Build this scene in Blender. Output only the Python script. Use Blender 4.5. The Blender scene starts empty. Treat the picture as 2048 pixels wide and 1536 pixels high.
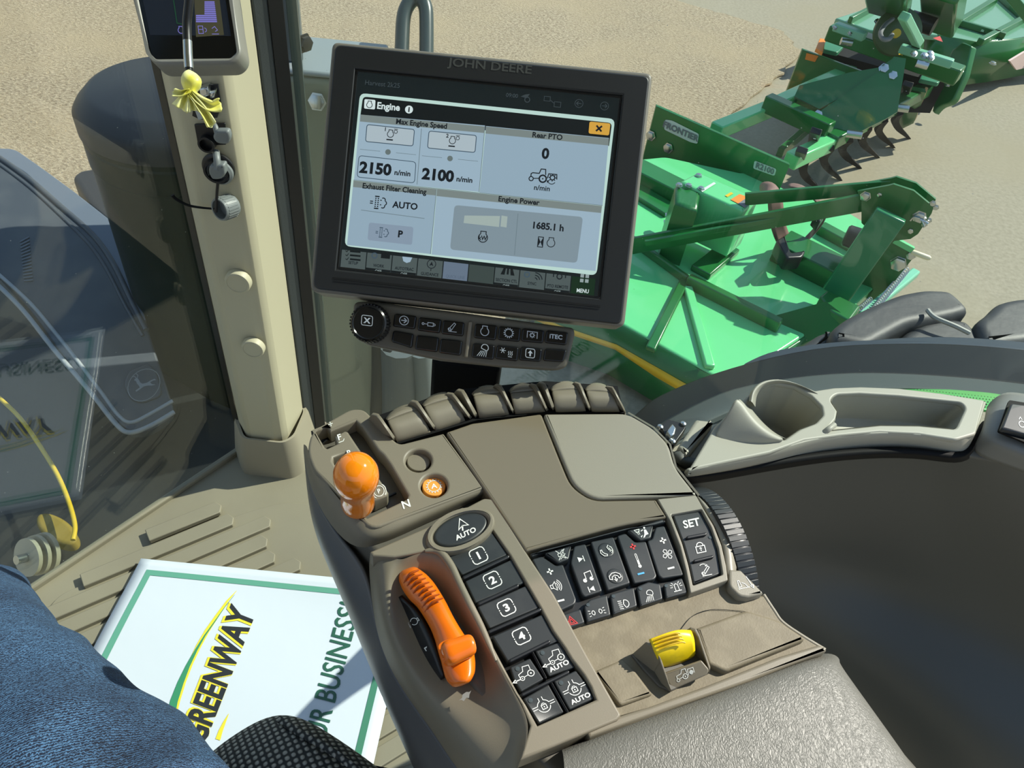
import bpy, bmesh, math, random
from mathutils import Vector, Matrix
from mathutils.geometry import tessellate_polygon
random.seed(7)
S = bpy.context.scene
COL = S.collection
# ------------------------------------------------------------------ camera
TH = math.radians(45); RO = math.radians(9); FPX = 1500.0
CAM = Vector((0, 0, 2.8))
_f = Vector((0, math.cos(TH), -math.sin(TH))); _r0 = Vector((1, 0, 0)); _u0 = Vector((0, math.sin(TH), math.cos(TH)))
_r = math.cos(RO) * _r0 + math.sin(RO) * _u0
_u = -math.sin(RO) * _r0 + math.cos(RO) * _u0
cd = bpy.data.cameras.new('camera'); cam = bpy.data.objects.new('camera', cd); COL.objects.link(cam)
cam.matrix_world = Matrix(((_r.x, _u.x, -_f.x, CAM.x), (_r.y, _u.y, -_f.y, CAM.y), (_r.z, _u.z, -_f.z, CAM.z), (0, 0, 0, 1)))
cd.sensor_fit = 'HORIZONTAL'; cd.sensor_width = 36.0; cd.lens = 36.0 * FPX / 2048.0; cd.clip_start = 0.02; cd.clip_end = 400
S.camera = cam
# ------------------------------------------------------------------ world, sun, exposure
SUN_DIR = Vector((0.62, 0.36, 0.66)).normalized()
w = bpy.data.worlds.new('world'); S.world = w; w.use_nodes = True
wn = w.node_tree; wn.nodes.clear()
wo = wn.nodes.new('ShaderNodeOutputWorld'); wb = wn.nodes.new('ShaderNodeBackground')
tc = wn.nodes.new('ShaderNodeTexCoord'); sx = wn.nodes.new('ShaderNodeSeparateXYZ'); cr = wn.nodes.new('ShaderNodeValToRGB')
wn.links.new(tc.outputs['Generated'], sx.inputs[0]); wn.links.new(sx.outputs['Z'], cr.inputs[0])
cr.color_ramp.elements[0].position = 0.0; cr.color_ramp.elements[0].color = (0.72, 0.80, 0.86, 1)
cr.color_ramp.elements[1].position = 0.7; cr.color_ramp.elements[1].color = (0.36, 0.55, 0.88, 1)
wn.links.new(cr.outputs[0], wb.inputs[0]); wb.inputs[1].default_value = 0.9
wn.links.new(wb.outputs[0], wo.inputs[0])
sl = bpy.data.lights.new('sun', 'SUN'); sl.energy = 7.0; sl.angle = math.radians(0.6); sl.color = (1.0, 0.95, 0.84)
so = bpy.data.objects.new('sun', sl); COL.objects.link(so); so.location = (6, 4, 9)
so.rotation_euler = (-SUN_DIR).to_track_quat('-Z', 'Y').to_euler()
S.view_settings.view_transform = 'Standard'; S.view_settings.look = 'None'
S.view_settings.exposure = 0.0; S.view_settings.gamma = 1.0; S.view_settings.use_curve_mapping = False

# ------------------------------------------------------------------ placing helpers
def ray(px, py): return _f + _r * ((px - 1024) / FPX) - _u * ((py - 768) / FPX)
def G(px, py, z):
    v = ray(px, py); return CAM + v * ((z - CAM.z) / v.z)
def D(px, py, d): return CAM + ray(px, py) * d
class Plane:
    def __init__(s, p0, n):
        s.p = Vector(p0); s.n = Vector(n).normalized()
        a = Vector((1, 0, 0)) if abs(s.n.x) < .9 else Vector((0, 1, 0))
        s.y = s.n.cross(a).normalized(); s.x = s.y.cross(s.n)
    def pt(s, px, py, h=0.0):
        v = ray(px, py); o = s.p + s.n * h
        return CAM + v * ((o - CAM).dot(s.n) / v.dot(s.n))
    def two(s, v): d = v - s.p; return d.dot(s.x), d.dot(s.y)
    def mat(s, h=0.0):
        m = Matrix((s.x, s.y, s.n)).transposed().to_4x4(); m.translation = s.p + s.n * h; return m
def HP(z): return Plane((0, 0, z), (0, 0, 1))
def VP(a, b, side=1):           # vertical plane through two points
    d = b - a; n = Vector((d.y, -d.x, 0)).normalized() * side
    return Plane(a, n)

# ------------------------------------------------------------------ objects
def srgb(c):
    return tuple(((x / 255) / 12.92 if x / 255 <= .04045 else ((x / 255 + .055) / 1.055) ** 2.4) for x in c) + (1,)
def thing(name, label=None, cat=None, loc=(0, 0, 0), group=None, kind=None):
    e = bpy.data.objects.new(name, None); COL.objects.link(e); e.location = loc; e.empty_display_size = .05
    tag(e, label, cat, group, kind); return e
def tag(o, label=None, cat=None, group=None, kind=None):
    if label: o['label'] = label
    if cat: o['category'] = cat
    if group: o['group'] = group
    if kind: o['kind'] = kind
    return o
def root_loc(p):
    m = Vector(p.location)
    while p.parent: p = p.parent; m += p.location
    return m
def link(name, me, mat, parent=None, smooth=True, ang=35):
    o = bpy.data.objects.new(name, me); COL.objects.link(o)
    if mat and not me.materials: me.materials.append(mat)
    if parent is not None:
        o.parent = parent
        if parent.type == 'EMPTY': o.location = -root_loc(parent)
    if smooth:
        me.polygons.foreach_set('use_smooth', [True] * len(me.polygons))
        if ang: me.set_sharp_from_angle(angle=math.radians(ang))
    return o
def from_bm(name, bm, mat, parent=None, smooth=True, ang=35, fix=True):
    if fix: bmesh.ops.recalc_face_normals(bm, faces=bm.faces)
    me = bpy.data.meshes.new(name); bm.to_mesh(me); bm.free()
    return link(name, me, mat, parent, smooth, ang)
def bev(o, w, seg=2, ang=35):
    if w <= 0: return o
    m = o.modifiers.new('bevel', 'BEVEL'); m.width = w; m.segments = seg; m.limit_method = 'ANGLE'; m.angle_limit = math.radians(ang)
    m.use_clamp_overlap = False; m.miter_outer = 'MITER_ARC'
    return o
def rnd(pts, r=0, seg=4):
    out = []; n = len(pts)
    for i in range(n):
        p = Vector(pts[i][:2]); rr = pts[i][2] if len(pts[i]) > 2 else r
        a = Vector(pts[i - 1][:2]) - p; b = Vector(pts[(i + 1) % n][:2]) - p
        if rr <= 0 or a.length < 1e-9 or b.length < 1e-9: out.append(p); continue
        k = min(rr, a.length * .48, b.length * .48)
        p0 = p + a.normalized() * k; p1 = p + b.normalized() * k
        for j in range(seg + 1):
            t = j / seg; out.append(p0 * (1 - t) ** 2 + p * 2 * t * (1 - t) + p1 * t * t)
    return out
def ell(cx, cy, a, b, ang=0, n=40):
    c, s = math.cos(math.radians(ang)), math.sin(math.radians(ang))
    return [(cx + a * math.cos(t) * c - b * math.sin(t) * s, cy + a * math.cos(t) * s + b * math.sin(t) * c) for t in [2 * math.pi * i / n for i in range(n)]]
def prism(name, top, bot, mat, parent=None, bevel=0, seg=2, smooth=True):
    bm = bmesh.new(); n = len(top)
    a = [bm.verts.new(v) for v in top]; b = [bm.verts.new(v) for v in bot]
    bm.faces.new(a); bm.faces.new(b[::-1])
    for i in range(n):
        j = (i + 1) % n; bm.faces.new((a[j], a[i], b[i], b[j]))
    o = from_bm(name, bm, mat, parent, smooth); bev(o, bevel, seg); return o
def soft_prism(name, top, bot, mat, parent=None, b=.001, seg=3):
    """prism whose upper rim is rolled off by radius b (own rings, so any outline shades cleanly)"""
    n = len(top); N = Vector()
    for i in range(n): N += (top[i] - top[0]).cross(top[(i + 1) % n] - top[0])
    N.normalize(); dep = (top[0] - bot[0]).dot(N)
    if dep < 0: N = -N; dep = -dep; top = top[::-1]; bot = bot[::-1]
    b = min(b, dep * .8); off = []
    for i in range(n):
        d0 = top[i] - top[i - 1]; d1 = top[(i + 1) % n] - top[i]
        d0 = d0.normalized() if d0.length > 1e-9 else d1.normalized(); d1 = d1.normalized() if d1.length > 1e-9 else d0
        n0 = N.cross(d0); n1 = N.cross(d1); m = n0 + n1
        m = m.normalized() if m.length > 1e-6 else n0; off.append(m / max(.45, m.dot(n0)))
    rings = [list(bot), [top[i] - N * b for i in range(n)]]
    for k in range(1, seg + 1):
        a = math.pi / 2 * k / seg; rings.append([top[i] + off[i] * b * (1 - math.cos(a)) - N * b * (1 - math.sin(a)) for i in range(n)])
    rings.append([top[i] + off[i] * b * 1.25 for i in range(n)])
    bm = bmesh.new(); V = [[bm.verts.new(p) for p in r] for r in rings]
    for r in range(len(V) - 1):
        for i in range(n):
            j = (i + 1) % n; bm.faces.new((V[r][i], V[r][j], V[r + 1][j], V[r + 1][i]))
    bm.faces.new(V[0][::-1])
    for t in tessellate_polygon([rings[-1]]):
        try: bm.faces.new([V[-1][k] for k in t])
        except ValueError: pass
    bm.normal_update()
    if sum((f.normal.dot(N) * f.calc_area() for f in bm.faces if abs(f.normal.dot(N)) > .9 and f.verts[0].co in [rings[-1][0]]), 0) < 0: pass
    return from_bm(name, bm, mat, parent, True, 50)
def slab(name, pl, out, h1, h0, mat, parent=None, bevel=.0008, r=0, holes=(), seg=2, flare=0):
    """flat-topped piece: its outline lies on plane pl raised by h1, its foot at h0"""
    o2 = rnd(out, r)
    if not holes:
        top = [pl.pt(p[0], p[1], h1) for p in o2]
        if flare:
            c = sum(top, Vector()) / len(top); bot = [t + (t - c) * flare - pl.n * (h1 - h0) for t in top]
        else: bot = [t - pl.n * (h1 - h0) for t in top]
        if bevel > 0: return soft_prism(name, top, bot, mat, parent, bevel, seg)
        return prism(name, top, bot, mat, parent)
    cu = bpy.data.curves.new(name, 'CURVE'); cu.dimensions = '2D'; cu.fill_mode = 'BOTH'
    q = Plane(pl.p + pl.n * h1, pl.n)
    for poly in [o2] + [rnd(h, 0) for h in holes]:
        sp = cu.splines.new('POLY'); sp.points.add(len(poly) - 1); sp.use_cyclic_u = True
        for i, p in enumerate(poly):
            x, y = q.two(q.pt(p[0], p[1])); sp.points[i].co = (x, y, 0, 1)
    ex = (h1 - h0) / 2; b = min(bevel, ex * .9); cu.extrude = ex - b; cu.bevel_depth = b; cu.bevel_resolution = seg; cu.offset = -b
    t = bpy.data.objects.new(name, cu); COL.objects.link(t)
    me = bpy.data.meshes.new_from_object(t.evaluated_get(bpy.context.evaluated_depsgraph_get()))
    bpy.data.objects.remove(t); me.transform(q.mat(-ex)); me.materials.clear()
    return link(name, me, mat, parent)
def plate(name, pts, th, mat, parent=None, bevel=0, both=False):
    """plate from 3-D outline points, given thickness"""
    n = Vector()
    for i in range(len(pts)):
        a, b = pts[i], pts[(i + 1) % len(pts)]; n += (a - pts[0]).cross(b - pts[0])
    n.normalize(); k = th / 2 if both else 0
    return prism(name, [p + n * k for p in pts], [p - n * (th - k) for p in pts], mat, parent, bevel)
def grid_mesh(name, rows, mat, parent=None, closed_u=False, cap=False, sub=0, thick=0, smooth=True, ang=0, off=-1):
    bm = bmesh.new(); V = [[bm.verts.new(p) for p in r] for r in rows]
    nu = len(rows[0])
    for i in range(len(rows) - 1):
        for j in range(nu if closed_u else nu - 1):
            k = (j + 1) % nu
            try: bm.faces.new((V[i][j], V[i][k], V[i + 1][k], V[i + 1][j]))
            except ValueError: pass
    if cap:
        bm.faces.new(V[0]); bm.faces.new(V[-1][::-1])
    o = from_bm(name, bm, mat, parent, smooth, ang)
    if sub:
        m = o.modifiers.new('sub', 'SUBSURF'); m.levels = sub; m.render_levels = sub
    if thick:
        m = o.modifiers.new('sol', 'SOLIDIFY'); m.thickness = thick; m.offset = off
    return o
def tube(name, pts, r, mat, parent=None, res=10, cyclic=False, spline=True, cap=True):
    """round bar swept along points; r is a number or a list"""
    if spline and len(pts) > 2: pts, r = smooth_path(pts, r, cyclic)
    n = len(pts); rr = r if isinstance(r, (list, tuple)) else [r] * n
    rows = []; prev = None
    for i in range(n):
        a = pts[i - 1] if (i > 0 or cyclic) else pts[i]; b = pts[(i + 1) % n] if (i < n - 1 or cyclic) else pts[i]
        t = (b - a).normalized()
        if prev is None:
            q = Vector((0, 0, 1)) if abs(t.z) < .9 else Vector((1, 0, 0)); u = t.cross(q).normalized()
        else: u = (prev - t * prev.dot(t)).normalized()
        prev = u; v = t.cross(u)
        rows.append([pts[i] + (u * math.cos(2 * math.pi * k / res) + v * math.sin(2 * math.pi * k / res)) * rr[i] for k in range(res)])
    if cyclic: rows.append(rows[0])
    return grid_mesh(name, rows, mat, parent, closed_u=True, cap=cap and not cyclic, ang=50)
def smooth_path(pts, r, cyclic=False, k=5):
    n = len(pts); rl = r if isinstance(r, (list, tuple)) else [r] * n
    op, orr = [], []
    last = n if cyclic else n - 1
    for i in range(last):
        p0 = pts[i - 1] if (i > 0 or cyclic) else pts[i]; p1 = pts[i]; p2 = pts[(i + 1) % n]
        p3 = pts[(i + 2) % n] if (i + 2 < n or cyclic) else p2
        for j in range(k):
            t = j / k
            op.append(.5 * ((2 * p1) + (p2 - p0) * t + (2 * p0 - 5 * p1 + 4 * p2 - p3) * t * t + (3 * p1 - p0 - 3 * p2 + p3) * t ** 3))
            orr.append(rl[i] * (1 - t) + rl[(i + 1) % n] * t)
    if not cyclic: op.append(pts[-1]); orr.append(rl[-1])
    return op, (orr if isinstance(r, (list, tuple)) else r)
def beam(name, a, b, w, h, mat, parent=None, bevel=0, up=Vector((0, 0, 1))):
    """rectangular bar from a to b, w across, h in the up sense"""
    t = (b - a).normalized(); s = t.cross(up).normalized(); v = s.cross(t)
    c = [s * (w / 2) + v * (h / 2), -s * (w / 2) + v * (h / 2), -s * (w / 2) - v * (h / 2), s * (w / 2) - v * (h / 2)]
    return prism(name, [a + k for k in c], [b + k for k in c], mat, parent, bevel)
def lathe(name, c, axis, prof, mat, parent=None, n=28, ang=40, ref=None):
    """profile of (radius, height) turned about axis through c"""
    ax = Vector(axis).normalized(); q = ref or (Vector((0, 0, 1)) if abs(ax.z) < .9 else Vector((1, 0, 0)))
    u = ax.cross(q).normalized(); v = ax.cross(u)
    rows = [[c + ax * h + (u * math.cos(2 * math.pi * k / n) + v * math.sin(2 * math.pi * k / n)) * max(rad, 1e-5) for k in range(n)] for rad, h in prof]
    return grid_mesh(name, rows, mat, parent, closed_u=True, cap=True, ang=ang)
def bolt(name, c, axis, r, mat, parent=None, h=None):
    h = h or r * .7
    return lathe(name, c, axis, [(r * 1.3, 0), (r * 1.3, h * .25), (r, h * .3), (r, h), (r * .7, h * 1.15)], mat, parent, n=6 if r > .003 else 8)

# ---- flat print: strokes, discs, polygons and letters laid on a plane
_tc = {}
def text_mesh(s, bold=0.0):
    k = (s, bold)
    if k not in _tc:
        cu = bpy.data.curves.new('t', 'FONT'); cu.body = s; cu.align_x = 'CENTER'; cu.align_y = 'CENTER'; cu.resolution_u = 3; cu.offset = bold
        t = bpy.data.objects.new('t', cu); COL.objects.link(t)
        me = bpy.data.meshes.new_from_object(t.evaluated_get(bpy.context.evaluated_depsgraph_get())); bpy.data.objects.remove(t)
        vs = [Vector((v.co.x, v.co.y)) for v in me.vertices]
        if vs:
            c = Vector(((min(v.x for v in vs) + max(v.x for v in vs)) / 2, (min(v.y for v in vs) + max(v.y for v in vs)) / 2))
            hh = .73 / 2
            vs = [Vector((v.x - c.x, v.y - (c.y if len(s) < 1 else c.y))) for v in vs]
        _tc[k] = (vs, [tuple(p.vertices) for p in me.polygons]); bpy.data.meshes.remove(me)
    return _tc[k]
def art(name, to3, items, mat, parent=None):
    """items in a 2-D frame; to3(a, b) gives the 3-D point"""
    V, Fc = [], []
    def quad(a, b, c, d):
        k = len(V); V.extend([to3(*a), to3(*b), to3(*c), to3(*d)]); Fc.append((k, k + 1, k + 2, k + 3))
    def line(pts, wd, closed=False):
        n = len(pts); P = [Vector(p) for p in pts]; L, R = [], []
        for i in range(n):
            a = P[i - 1] if (i > 0 or closed) else None; b = P[(i + 1) % n] if (i < n - 1 or closed) else None
            d0 = (P[i] - a).normalized() if a is not None else None; d1 = (b - P[i]).normalized() if b is not None else None
            if d0 is None: d0 = d1
            if d1 is None: d1 = d0
            t = d0 + d1
            if t.length < 1e-6: t = d0
            t.normalize(); nn = Vector((-t.y, t.x)); k = 1 / max(.5, nn.dot(Vector((-d0.y, d0.x))))
            L.append(P[i] + nn * wd / 2 * k); R.append(P[i] - nn * wd / 2 * k)
        for i in range(n if closed else n - 1):
            j = (i + 1) % n; quad(L[i], R[i], R[j], L[j])
    def poly(pts):
        P = [Vector((p[0], p[1], 0)) for p in pts]; k = len(V); V.extend([to3(p.x, p.y) for p in P])
        for t in tessellate_polygon([P]): Fc.append(tuple(k + i for i in t))
    for it in items:
        c = it[0]
        if c == 'l': line(it[1], it[2], len(it) > 3 and it[3])
        elif c == 'c':      # arc: cx, cy, r, width, a0, a1
            a0, a1 = (it[5], it[6]) if len(it) > 5 else (0, 360)
            n = max(6, int(abs(a1 - a0) / 15)); full = abs(a1 - a0) >= 359
            pts = [(it[1] + it[3] * math.cos(math.radians(a0 + (a1 - a0) * i / n)), it[2] + it[3] * math.sin(math.radians(a0 + (a1 - a0) * i / n))) for i in range(n if full else n + 1)]
            line(pts, it[4], full)
        elif c == 'd': poly([(it[1] + it[3] * math.cos(2 * math.pi * i / 14), it[2] + it[3] * math.sin(2 * math.pi * i / 14)) for i in range(14)])
        elif c == 'p': poly(it[1])
        elif c == 't':      # text, cx, cy, cap height, (stretch, bold)
            st = it[5] if len(it) > 5 else 1; bo = it[6] if len(it) > 6 else 0
            vs, fs = text_mesh(it[1], bo); k = len(V); q = it[4] / .73
            V.extend([to3(it[2] + v.x * q * st, it[3] + v.y * q) for v in vs]); Fc.extend([tuple(k + i for i in f) for f in fs])
    me = bpy.data.meshes.new(name); me.from_pydata([tuple(v) for v in V], [], Fc); me.update()
    o = link(name, me, mat, parent, smooth=False)
    return o
def frame(pl, c, X, Y, h):
    return lambda a, b: pl.pt(c[0] + a * X[0] + b * Y[0], c[1] + a * X[1] + b * Y[1], h)

# ------------------------------------------------------------------ materials
def M(name, c, rough=.5, metal=0., spec=.5, bump=None, var=None, coat=0., emit=None, alpha=None, sheen=0):
    m = bpy.data.materials.new(name); m.use_nodes = True; nt = m.node_tree; b = nt.nodes['Principled BSDF']
    b.inputs['Base Color'].default_value = srgb(c); b.inputs['Roughness'].default_value = rough; b.inputs['Metallic'].default_value = metal
    b.inputs['Specular IOR Level'].default_value = spec; b.inputs['Coat Weight'].default_value = coat; b.inputs['Coat Roughness'].default_value = .06
    if sheen: b.inputs['Sheen Weight'].default_value = sheen
    co = nt.nodes.new('ShaderNodeTexCoord')
    if emit: b.inputs['Emission Color'].default_value = srgb(emit[0]); b.inputs['Emission Strength'].default_value = emit[1]
    if bump:            # (kind, scale, strength, distance)
        k = bump[0]
        t = nt.nodes.new('ShaderNodeTexVoronoi' if k == 'v' else 'ShaderNodeTexNoise'); t.inputs['Scale'].default_value = bump[1]
        if k == 'n': t.inputs['Detail'].default_value = 4
        nt.links.new(co.outputs['Object'], t.inputs['Vector'])
        bu = nt.nodes.new('ShaderNodeBump'); bu.inputs['Strength'].default_value = bump[2]; bu.inputs['Distance'].default_value = bump[3]
        nt.links.new(t.outputs[0], bu.inputs['Height']); nt.links.new(bu.outputs[0], b.inputs['Normal'])
    if var:             # (scale, second colour, lo, hi)
        t = nt.nodes.new('ShaderNodeTexNoise'); t.inputs['Scale'].default_value = var[0]; t.inputs['Detail'].default_value = 6
        nt.links.new(co.outputs['Object'], t.inputs['Vector'])
        r = nt.nodes.new('ShaderNodeValToRGB'); r.color_ramp.elements[0].position = var[2]; r.color_ramp.elements[1].position = var[3]
        r.color_ramp.elements[0].color = srgb(c); r.color_ramp.elements[1].color = srgb(var[1])
        nt.links.new(t.outputs[0], r.inputs[0]); nt.links.new(r.outputs[0], b.inputs['Base Color'])
    return m
taupe = M('taupe_plastic', (120, 113, 97), .48, bump=('n', 1600, .12, .0004))
taupe2 = M('taupe_satin_cover', (116, 107, 89), .22, bump=('n', 900, .04, .0003), coat=.25)
taupe3 = M('sheen_taupe_grained', (138, 133, 119), .42, bump=('n', 1500, .2, .0004))  # grained taupe, lightened because sun sheen is put into its colour
taupe_tray = M('dusty_taupe_tray', (112, 103, 82), .6, bump=('n', 700, .25, .0006), var=(60, (130, 121, 99), .45, .75))
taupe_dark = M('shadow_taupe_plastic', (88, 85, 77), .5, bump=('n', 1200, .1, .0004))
key_m = M('black_rubber_key', (38, 42, 44), .42, bump=('n', 1200, .06, .0003), var=(45, (52, 55, 55), .5, .8))
black = M('black_plastic', (20, 21, 23), .38)
blackm = M('matt_black', (9, 10, 11), .7, spec=.2)
bezel_m = M('monitor_bezel', (30, 32, 34), .42, bump=('n', 2500, .1, .0003))
monrim = M('monitor_grey_rim', (112, 108, 98), .45)
white_p = M('white_print', (225, 228, 222), .5)
red_p = M('red_print', (200, 50, 50), .5)
blue_p = M('blue_print', (70, 160, 215), .5)
orange = M('orange_plastic', (226, 112, 14), .25, bump=('n', 60, .02, .001), coat=.3)
orange_g = M('glossy_orange_knob', (246, 136, 12), .12, coat=.6)
yellow_m = M('yellow_rocker', (240, 208, 10), .38, var=(120, (205, 178, 20), .55, .85))
leather = M('grained_leatherette', (104, 103, 96), .46)
steel = M('zinc_steel', (190, 195, 195), .25, metal=1)
beige = M('beige_pillar_trim', (184, 178, 152), .5, bump=('n', 900, .05, .0004))
beige_d = M('beige_boot_trim', (150, 143, 124), .55, bump=('n', 700, .1, .0004))
panel_m = M('dark_grey_side_panel', (74, 76, 72), .5, bump=('n', 700, .08, .0005))
tray_m = M('grey_tray_plastic', (158, 156, 142), .5, bump=('n', 1100, .1, .0004))
rubber = M('tyre_rubber', (46, 48, 50), .55, bump=('n', 40, .2, .004), var=(9, (70, 72, 72), .45, .8))
gasket = M('black_gasket', (34, 38, 40), .6)
fender_m = M('black_fender_plastic', (66, 72, 80), .38, bump=('n', 300, .1, .0008), var=(14, (80, 85, 90), .4, .8))
mat_floor = M('taupe_floor_rubber', (138, 132, 112), .6, bump=('n', 500, .15, .0006), var=(5, (128, 122, 104), .35, .7))
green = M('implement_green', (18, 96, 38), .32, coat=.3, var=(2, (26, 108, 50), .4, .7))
green_l = M('sky_sheen_green', (98, 198, 128), .3, coat=.5)  # implement green paled: sky sheen on upper faces put into the colour
green_d = M('dark_green_enamel', (6, 24, 15), .35, spec=.15, coat=.08)
green_b = M('bright_green_fender', (70, 170, 80), .3, coat=.3)
tan_stripe = M('yellow_stripe', (214, 176, 30), .4)
decal_w = M('white_decal', (200, 205, 200), .5)
decal_o = M('orange_decal', (225, 130, 40), .5)
decal_r = M('red_decal', (200, 60, 50), .5)
decal_g = M('grey_decal', (110, 112, 118), .5)
strap_m = M('brown_strap', (120, 92, 84), .7)
glow = lambda n, c, s=1.0, ro=.3: M(n, (6, 7, 9), ro, emit=(c, s))
# leather: wrinkled cells, stretched
def nodes(m): return m.node_tree, m.node_tree.nodes['Principled BSDF']
def leather_setup(m):
    nt, b = nodes(m); N = nt.nodes.new
    co = N('ShaderNodeTexCoord'); mp = N('ShaderNodeMapping'); mp.inputs['Scale'].default_value = (1.5, 1, 1); mp.inputs['Rotation'].default_value = (0, 0, .6)
    nz = N('ShaderNodeTexNoise'); nz.inputs['Scale'].default_value = 120; mx = N('ShaderNodeMixRGB'); mx.inputs[0].default_value = .012
    nt.links.new(co.outputs['Object'], mp.inputs[0]); nt.links.new(mp.outputs[0], nz.inputs['Vector'])
    nt.links.new(mp.outputs[0], mx.inputs[1]); nt.links.new(nz.outputs['Color'], mx.inputs[2])
    v = N('ShaderNodeTexVoronoi'); v.feature = 'F1'; v.inputs['Scale'].default_value = 560; nt.links.new(mx.outputs[0], v.inputs['Vector'])
    bu = N('ShaderNodeBump'); bu.invert = True; bu.inputs['Strength'].default_value = .5; bu.inputs['Distance'].default_value = .0006
    nt.links.new(v.outputs['Distance'], bu.inputs['Height']); nt.links.new(bu.outputs[0], b.inputs['Normal'])
leather_setup(leather)
denim = M('blue_denim', (44, 76, 116), .85)
def denim_setup(m):
    nt, b = nodes(m); N = nt.nodes.new
    co = N('ShaderNodeTexCoord'); mp = N('ShaderNodeMapping'); mp.inputs['Rotation'].default_value = (.5, .3, .9)
    wv = N('ShaderNodeTexWave'); wv.inputs['Scale'].default_value = 190; wv.inputs['Distortion'].default_value = 7; wv.inputs['Detail'].default_value = 4; wv.inputs['Detail Scale'].default_value = 3
    nz = N('ShaderNodeTexNoise'); nz.inputs['Scale'].default_value = 420; nz.inputs['Detail'].default_value = 3
    nb = N('ShaderNodeTexNoise'); nb.inputs['Scale'].default_value = 14; nb.inputs['Detail'].default_value = 5
    for t in (wv, nz): nt.links.new(mp.outputs[0], t.inputs['Vector'])
    nt.links.new(co.outputs['Object'], mp.inputs[0]); nt.links.new(co.outputs['Object'], nb.inputs['Vector'])
    ad = N('ShaderNodeMath'); ad.operation = 'MULTIPLY'; nt.links.new(wv.outputs[1], ad.inputs[0]); nt.links.new(nz.outputs[0], ad.inputs[1])
    r = N('ShaderNodeValToRGB'); r.color_ramp.elements[0].position = .14; r.color_ramp.elements[1].position = .42
    r.color_ramp.elements[0].color = srgb((8, 24, 50)); r.color_ramp.elements[1].color = srgb((76, 112, 152)); nt.links.new(ad.outputs[0], r.inputs[0])
    r2 = N('ShaderNodeValToRGB'); r2.color_ramp.elements[0].position = .35; r2.color_ramp.elements[1].position = .7
    r2.color_ramp.elements[0].color = (.45, .47, .5, 1); r2.color_ramp.elements[1].color = (1.15, 1.15, 1.1, 1); nt.links.new(nb.outputs[0], r2.inputs[0])
    mx = N('ShaderNodeMixRGB'); mx.blend_type = 'MULTIPLY'; mx.inputs[0].default_value = 1
    nt.links.new(r.outputs[0], mx.inputs[1]); nt.links.new(r2.outputs[0], mx.inputs[2]); nt.links.new(mx.outputs[0], b.inputs['Base Color'])
    bu = N('ShaderNodeBump'); bu.inputs['Strength'].default_value = .5; bu.inputs['Distance'].default_value = .001
    nt.links.new(ad.outputs[0], bu.inputs['Height']); nt.links.new(bu.outputs[0], b.inputs['Normal'])
denim_setup(denim)
fabric = M('woven_seat_fabric', (70, 72, 72), .9)
def fabric_setup(m):
    nt, b = nodes(m); N = nt.nodes.new
    co = N('ShaderNodeTexCoord'); hs = []
    for a in (.9, .9 + math.pi / 2):
        mp = N('ShaderNodeMapping'); mp.inputs['Rotation'].default_value = (0, 0, a); nt.links.new(co.outputs['Object'], mp.inputs[0])
        wv = N('ShaderNodeTexWave'); wv.inputs['Scale'].default_value = 56; wv.inputs['Distortion'].default_value = .6; wv.inputs['Detail Scale'].default_value = 3
        nt.links.new(mp.outputs[0], wv.inputs['Vector']); hs.append(wv)
    mu = N('ShaderNodeMath'); mu.operation = 'MULTIPLY'; nt.links.new(hs[0].outputs[1], mu.inputs[0]); nt.links.new(hs[1].outputs[1], mu.inputs[1])
    r = N('ShaderNodeValToRGB'); r.color_ramp.elements[0].position = .1; r.color_ramp.elements[1].position = .5
    r.color_ramp.elements[0].color = srgb((58, 62, 64)); r.color_ramp.elements[1].color = srgb((190, 192, 186)); nt.links.new(mu.outputs[0], r.inputs[0])
    nt.links.new(r.outputs[0], b.inputs['Base Color'])
    bu = N('ShaderNodeBump'); bu.inputs['Strength'].default_value = .8; bu.inputs['Distance'].default_value = .002
    nt.links.new(mu.outputs[0], bu.inputs['Height']); nt.links.new(bu.outputs[0], b.inputs['Normal'])
fabric_setup(fabric)
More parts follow.
